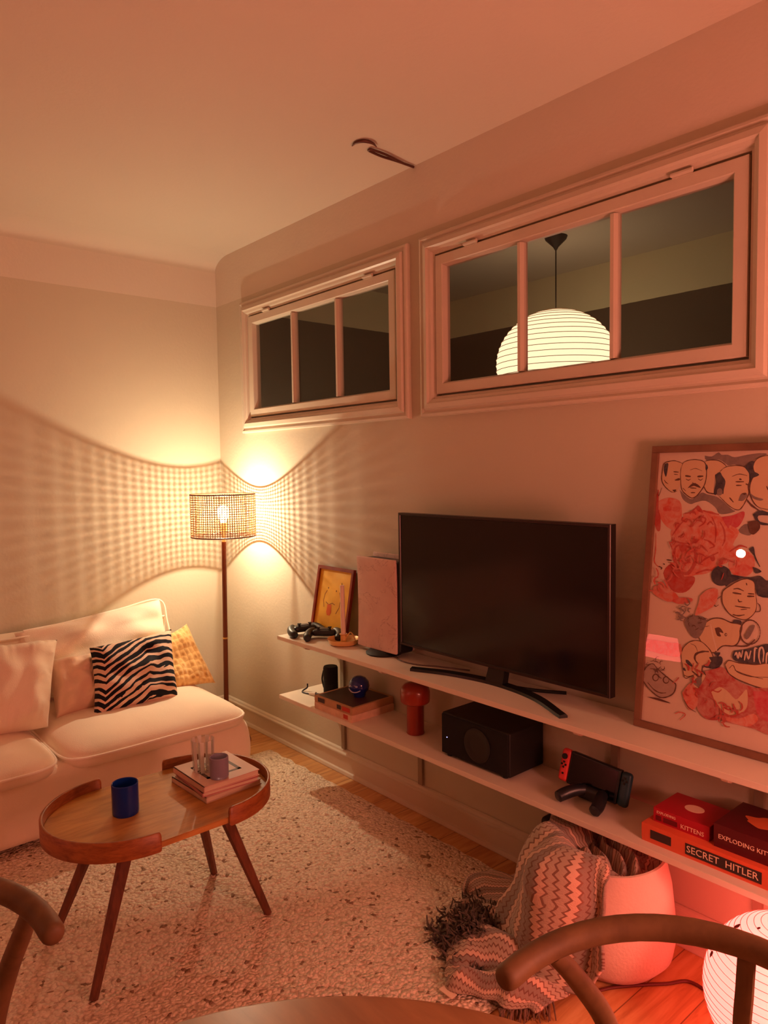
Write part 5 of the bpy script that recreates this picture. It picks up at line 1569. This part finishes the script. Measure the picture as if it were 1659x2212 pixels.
def drape(u, v):
    cu = u * (len(cols) - 1)
    deg = pcat([c[0] for c in cols], cu)
    dl = pcat(DL, cu); rb = pcat(RB, cu)
    rv = v * dl * (len(rowsdef) - 1)
    r = pcat([q[0] for q in rowsdef], rv); z = pcat([q[1] for q in rowsdef], rv)
    fold = sin(u * 21 + 2.5 * v + 1.5 * noise.noise(Vector((u * 3, v * 2, 0))))
    fold2 = sin(u * 9 - 5 * v + 1.0)
    amt = min(1, rv / 3)
    r += (rb * min(1, rv / 4)) + amt * (.020 * fold + .024 * fold2)
    z += .010 * fold * (rv > 6) + .02 * max(0, fold2) * (rv < 4) * amt
    p = basket_pt(deg, r, max(z, .022))
    p += Vector((noise.noise(p * 14) * .010, noise.noise(p * 14 + Vector((5, 0, 0))) * .010, noise.noise(p * 12) * .006))
    p.y = min(p.y, -.035); p.z = max(p.z, .020)
    if p.y > -.27: p.z = min(p.z, .334)
    return p
vs_ = MB(); vs_.grid(drape, 120, 120)
o = vs_.build('draped_part', CHEV, t, angle=180)
sm_ = o.modifiers.new('thickness', 'SOLIDIFY'); sm_.thickness = .010; sm_.offset = 1
# crumpled part filling the basket mouth
def heap(u, v):
    rr = .148 * v
    a_ = 2 * pi * u
    x, y = KX + rr * cos(a_), KY + rr * sin(a_)
    h = .268 + .040 * (1 - v * v) + .020 * sin(x * 70 + 25 * noise.noise(Vector((x * 6, y * 6, 0)))) + .016 * sin(y * 60 + x * 30)
    y = min(y, -.036)
    return Vector((x, y, min(h, .342)))
hb = MB(); hb.grid(heap, 90, 40)
for k, q in list(hb.uv.items()): hb.uv[k] = ((hb.v[k].x - KX) * 2.6, (hb.v[k].y - KY) * 2.4)
hb.build('crumpled_part', CHEV, t, angle=180)
# rumpled part lying on the rug towards the dining table
def spill(u, v):
    A = [Vector(q) for q in ((2.30, -.36, .0), (2.36, -.50, .0), (2.44, -.62, .0), (2.505, -.690, .0))]
    B2 = [Vector(q) for q in ((2.66, -.30, .0), (2.70, -.36, .0), (2.725, -.46, .0), (2.715, -.585, .0))]
    a_ = pcat(A, v * 3); c_ = pcat(B2, v * 3)
    p = a_.lerp(c_, u)
    ed = min(u, 1 - u, v, 1 - v)
    h = .030 + .020 * sin(v * 15 + 3 * u + 2 * noise.noise(Vector((u * 3, v * 3, 4)))) + .014 * sin(u * 10 - v * 6)
    h *= min(1, ed * 7)
    p += Vector((.02 * noise.noise(Vector((v * 5, u, 1))), .02 * noise.noise(Vector((u * 5, v, 2))), 0))
    p.z = .022 + max(0, h)
    return p
vs_ = MB(); vs_.grid(lambda u, v: spill(u, v), 70, 60)
for k in list(vs_.uv): vs_.uv[k] = (vs_.uv[k][1] * .8, vs_.uv[k][0])
o = vs_.build('trailing_part', CHEV, t, angle=180)
sm_ = o.modifiers.new('thickness', 'SOLIDIFY'); sm_.thickness = .008; sm_.offset = 1
# lifted loop of the blanket at the left
def loop(u, v):
    P = [Vector(q) for q in ((2.46, -.22, .10), (2.36, -.24, .10), (2.27, -.26, .085), (2.21, -.28, .05), (2.22, -.33, .028))]
    Q = [Vector(q) for q in ((2.54, -.36, .10), (2.46, -.37, .045), (2.38, -.38, .032), (2.32, -.40, .026), (2.30, -.42, .024))]
    p = pcat(P, v * 4).lerp(pcat(Q, v * 4), u)
    p.z += .022 * sin(u * 7 + v * 2) * min(1, 4 * min(u, 1 - u)) + .012 * noise.noise(Vector((u * 4, v * 4, 9)))
    p.z = max(p.z, .024)
    return p
vs_ = MB(); vs_.grid(loop, 40, 40)
o = vs_.build('folded_part', CHEV, t, angle=180)
sm_ = o.modifiers.new('thickness', 'SOLIDIFY'); sm_.thickness = .009; sm_.offset = 1
b = MB(); b.box(2.488, 2.536, -.712, -.690, .024, .026, M=Matrix.Translation((0, 0, 0)))
b.build('care_label', mat('white_care_label', (226, 200, 176), .7), t, smooth=False)
# fringe
b = MB()
rnd = random.Random(5)
for i in range(34):
    f_ = i / 33
    p = Vector((2.640 + .075 * f_, -.640 + .13 * f_, .020))
    d = Vector((.5 + rnd.uniform(-.3, .3), -.75 + rnd.uniform(-.3, .3), 0)).normalized() * rnd.uniform(.03, .06)
    b.tube([p, p + d * .5 + Vector((rnd.uniform(-.006, .006), rnd.uniform(-.006, .006), .003)), p + d + Vector((0, 0, -.014))], [.003, .0028, .0015], 6)
o = b.build('fringe', mat('dark_fringe_wool', (112, 84, 68), 1.0), t); o['kind'] = 'stuff'
# dark fluffy scarf end beside the blanket
b = MB()
rnd = random.Random(9)
for i in range(950):
    x = max(-.135, min(.135, rnd.gauss(0, .070))); y = max(-.135, min(.135, rnd.gauss(0, .072)))
    c0 = Vector((2.395 + x * .9, -.455 + y + x * -.3, .020 + max(0, .045 * (1 - (x * x + y * y) / .010))))
    pts = [c0]
    d = Vector((rnd.uniform(-1, 1), rnd.uniform(-1, 1), rnd.uniform(.0, .8))).normalized()
    for k in range(4):
        d = (d + Vector((rnd.uniform(-.8, .8), rnd.uniform(-.8, .8), rnd.uniform(-.6, .5)))).normalized()
        q = pts[-1] + d * .012
        q.z = max(q.z, .018)
        pts.append(q)
    b.tube(pts, [.0035, .0038, .0034, .0028, .0015], 5)
b.lathe([(0, 0), (.112, .001), (.108, .005), (.075, .022), (.045, .045), (0, .056)], (2.395, -.455, .018), 24)
o = b.build('fluffy_throw', mat('charcoal_wool', (92, 80, 70), 1.0, var=.5, vscale=30), None)
tag(o, 'dark grey shaggy wool throw bunched on the rug beside the zigzag blanket', 'blanket')
b = MB()
b.rbox(2.36, 2.47, -.10, -.04, .016, .262, r=.018, n=5)
tag(b.build('storage_bag', mat('black_nylon', (24, 19, 18), .6, bump=(25, .4, .01))), 'black bag standing behind the blanket under the lower shelf', 'bag')

# ------------------------------------------------------------------ dining table and chairs
TBL = mat_wood('pale_oak_table', (148, 104, 72), (176, 130, 92), scale=(1, 5, 1), rough=.35, grain=8, rings=2)
t = thing('dining_table', 'round light wood dining table at the bottom of the view', 'table', (3.497, -1.835, 0))
b = MB(); b.lathe([(0, .712), (.525, .712), (.539, .718), (.542, .728), (.539, .736), (.530, .740), (0, .740)], (3.497, -1.835, 0), 96); b.build('tabletop', TBL, t, merge=True)
for k in range(4):
    a_ = pi / 4 + k * pi / 2
    b = MB(); b.tube([(3.497 + .20 * cos(a_), -1.835 + .20 * sin(a_), .712), (3.497 + .33 * cos(a_), -1.835 + .33 * sin(a_), 0.0)], [.026, .016], 20); b.build('leg', TBL, t)
CH = mat_wood('oiled_oak_chair', (98, 68, 42), (124, 90, 58), scale=(3, 3, 3), rough=.6, grain=8, rings=3)
CORD = mat('paper_cord_seat', (196, 164, 122), .9, bump=(120, .6, .003))
def make_chair(label):
    c = thing('dining_chair', label, 'chair', (0, 0, 0), 'round-backed wooden dining chairs')
    R_ = .268
    pts = []
    for k in range(31):
        a_ = -pi / 2 - pi * k / 30
        pts.append((R_ * cos(a_), R_ * sin(a_), .702 + .038 * sin(pi * k / 30) ** 1.0))
    n = len(pts)
    b = MB()
    cap = [(.0200, .004), (.0195, .009), (.0175, .0135), (.014, .0165), (.008, .0185)]
    P0, P1 = Vector(pts[0]), Vector(pts[-1])
    pth = [P0 + Vector((a_, 0, 0)) for a_, _ in cap] + pts + [P1 + Vector((a_, 0, 0)) for a_, _ in reversed(cap)]
    b.tube(pth, [q for _, q in cap] + [.0190] * n + [q for _, q in reversed(cap)], 20, up=(0, 0, 1))
    b.build('arm_rail', CH, c)
    for s in (-1, 1):
        b = MB(); b.tube(catmull([(-.095, s * .262, .695), (-.160, s * .262, .620), (-.225, s * .250, .520), (-.235, s * .225, .420), (-.230, s * .200, .25), (-.245, s * .195, 0)], 8), [.0145 + .004 * sin(pi * i / 40) for i in range(41)], 16); b.build('leg', CH, c)
        b = MB(); b.tube([(.215, s * .235, .440), (.215, s * .225, .22), (.215, s * .215, 0)], [.019, .018, .013], 16); b.build('leg', CH, c)
    b = MB()
    for s in (-1, 1):
        b.tube(catmull([(-.262, s * .040, .738), (-.255, s * .040, .68), (-.245, s * .038, .60), (-.235, s * .012, .52), (-.225, s * .010, .445)], 8), .0135, 12, flat=.5, up=(1, 0, 0))
    b.build('back_splat', CH, c)
    for (p, q) in (((.215, -.230, .425), (.215, .230, .425)), ((-.232, -.222, .425), (-.232, .222, .425)), ((.215, -.232, .425), (-.232, -.222, .425)), ((.215, .232, .425), (-.232, .222, .425)), ((.215, -.222, .20), (-.234, -.20, .22)), ((.215, .222, .20), (-.234, .20, .22)), ((-.232, -.2, .30), (-.232, .2, .30))):
        b = MB(); b.tube([p, q], .011, 12); b.build('seat_rail', CH, c)
    b = MB(); b.rbox(-.235, .220, -.222, .222, .425, .448, r=.010, n=12, fn=lambda p, u: Vector((p.x, p.y, p.z - .012 * (1 - u.x * u.x) * (1 - u.y * u.y)))); b.build('seat', CORD, c)
    return c
c1 = make_chair('curved-back wooden chair in front of the glowing paper lantern')
c2 = copy_tree(c1)
c2['label'] = 'curved-back wooden chair cut by the left edge beside the coffee table'
c1.location = (3.450, -1.247, 0); c1.rotation_euler.z = radians(-90)
c2.location = (2.640, -1.998, .014); c2.rotation_euler.z = 0

# ------------------------------------------------------------------ lamps on the side of the room behind the camera
GX, GY, GZ = 1.53, -3.50, 1.575
t = thing('standing_lamp', 'slim black standing lamp with one small opal bulb at the back of the room', 'lamp', (GX, GY, 0))
b = MB(); b.lathe([(0, 0), (.11, 0), (.11, .012), (.01, .02)], (GX, GY, .014), 32); b.build('base', BLK, t)
b = MB(); b.tube([(GX, GY, .03), (GX, GY, GZ - .03)], .008, 12); b.build('pole', BLK, t)
b = MB(); b.lathe([(0.032 * cos(-pi / 2 + pi * i / 16), .032 * sin(-pi / 2 + pi * i / 16)) for i in range(17)], (GX, GY, GZ), 24, caps=False); b.build('light_bulb', mat_emit('lit_opal_glass', GLOBE_EM), t, merge=True)
SX, SY = 1.20, -3.15
t = thing('stool', 'round wooden stool under the red shaded lamp', 'stool', (SX, SY, .014))
b = MB(); b.lathe([(0, .42), (.16, .42), (.165, .43), (.16, .45), (0, .45)], (SX, SY, 0), 32); b.build('seat', TBL, t, merge=True)
for k in range(3):
    a_ = 2 * pi * k / 3
    b = MB(); b.tube([(SX + .09 * cos(a_), SY + .09 * sin(a_), .42), (SX + .15 * cos(a_), SY + .15 * sin(a_), .016)], .012, 12); b.build('leg', TBL, t)
t = thing('table_lamp', 'red shaded lamp glowing on the stool at the back of the room', 'lamp', (SX, SY, .45))
b = MB(); b.lathe([(.08, 0), (.08, .015), (.015, .03), (.015, .3)], (SX, SY, .45), 24); b.build('base', BLK, t)
b = MB(); b.lathe([(.14, .28), (.10, .44)], (SX, SY, .45), 40, caps=False); b.build('lamp_shade', mat_emit('lit_red_shade', RED_SHADE_EM), t)
AX, AY = 4.25, -.70
t = thing('table_lamp', 'coral shaded lamp glowing on the low cabinet at the near end of the shelves', 'lamp', (AX, AY, .60))
b = MB(); b.lathe([(.08, 0), (.08, .015), (.015, .03), (.015, .3)], (AX, AY, .60), 24); b.build('base', BLK, t)
b = MB(); b.lathe([(.20, .28), (.15, .58)], (AX, AY, .60), 40, caps=False); b.build('lamp_shade', mat_emit('lit_coral_shade', CORAL_SHADE_EM), t)
t = thing('low_cabinet', 'white low cabinet standing against the wall beyond the poster', 'cabinet', (4.4, -.75, 0))
b = MB(); b.box(3.95, 4.85, -1.1, -.30, .06, .60); b.build('body', WHITE, t, smooth=False, bevel=.003)
b = MB(); b.box(3.98, 4.82, -1.07, -.33, 0, .06); b.build('plinth', BLK, t, smooth=False)
for k in range(2):
    b = MB(); b.box(3.955 + .45 * k, 4.395 + .45 * k, -1.118, -1.1, .07, .59); d_ = b.build('door', WHITE, t, smooth=False, bevel=.002)
    b = MB(); b.box(4.355 + .09 * k - .006, 4.355 + .09 * k + .006, -1.135, -1.118, .30, .36); b.build('handle', BLK, d_, smooth=False)
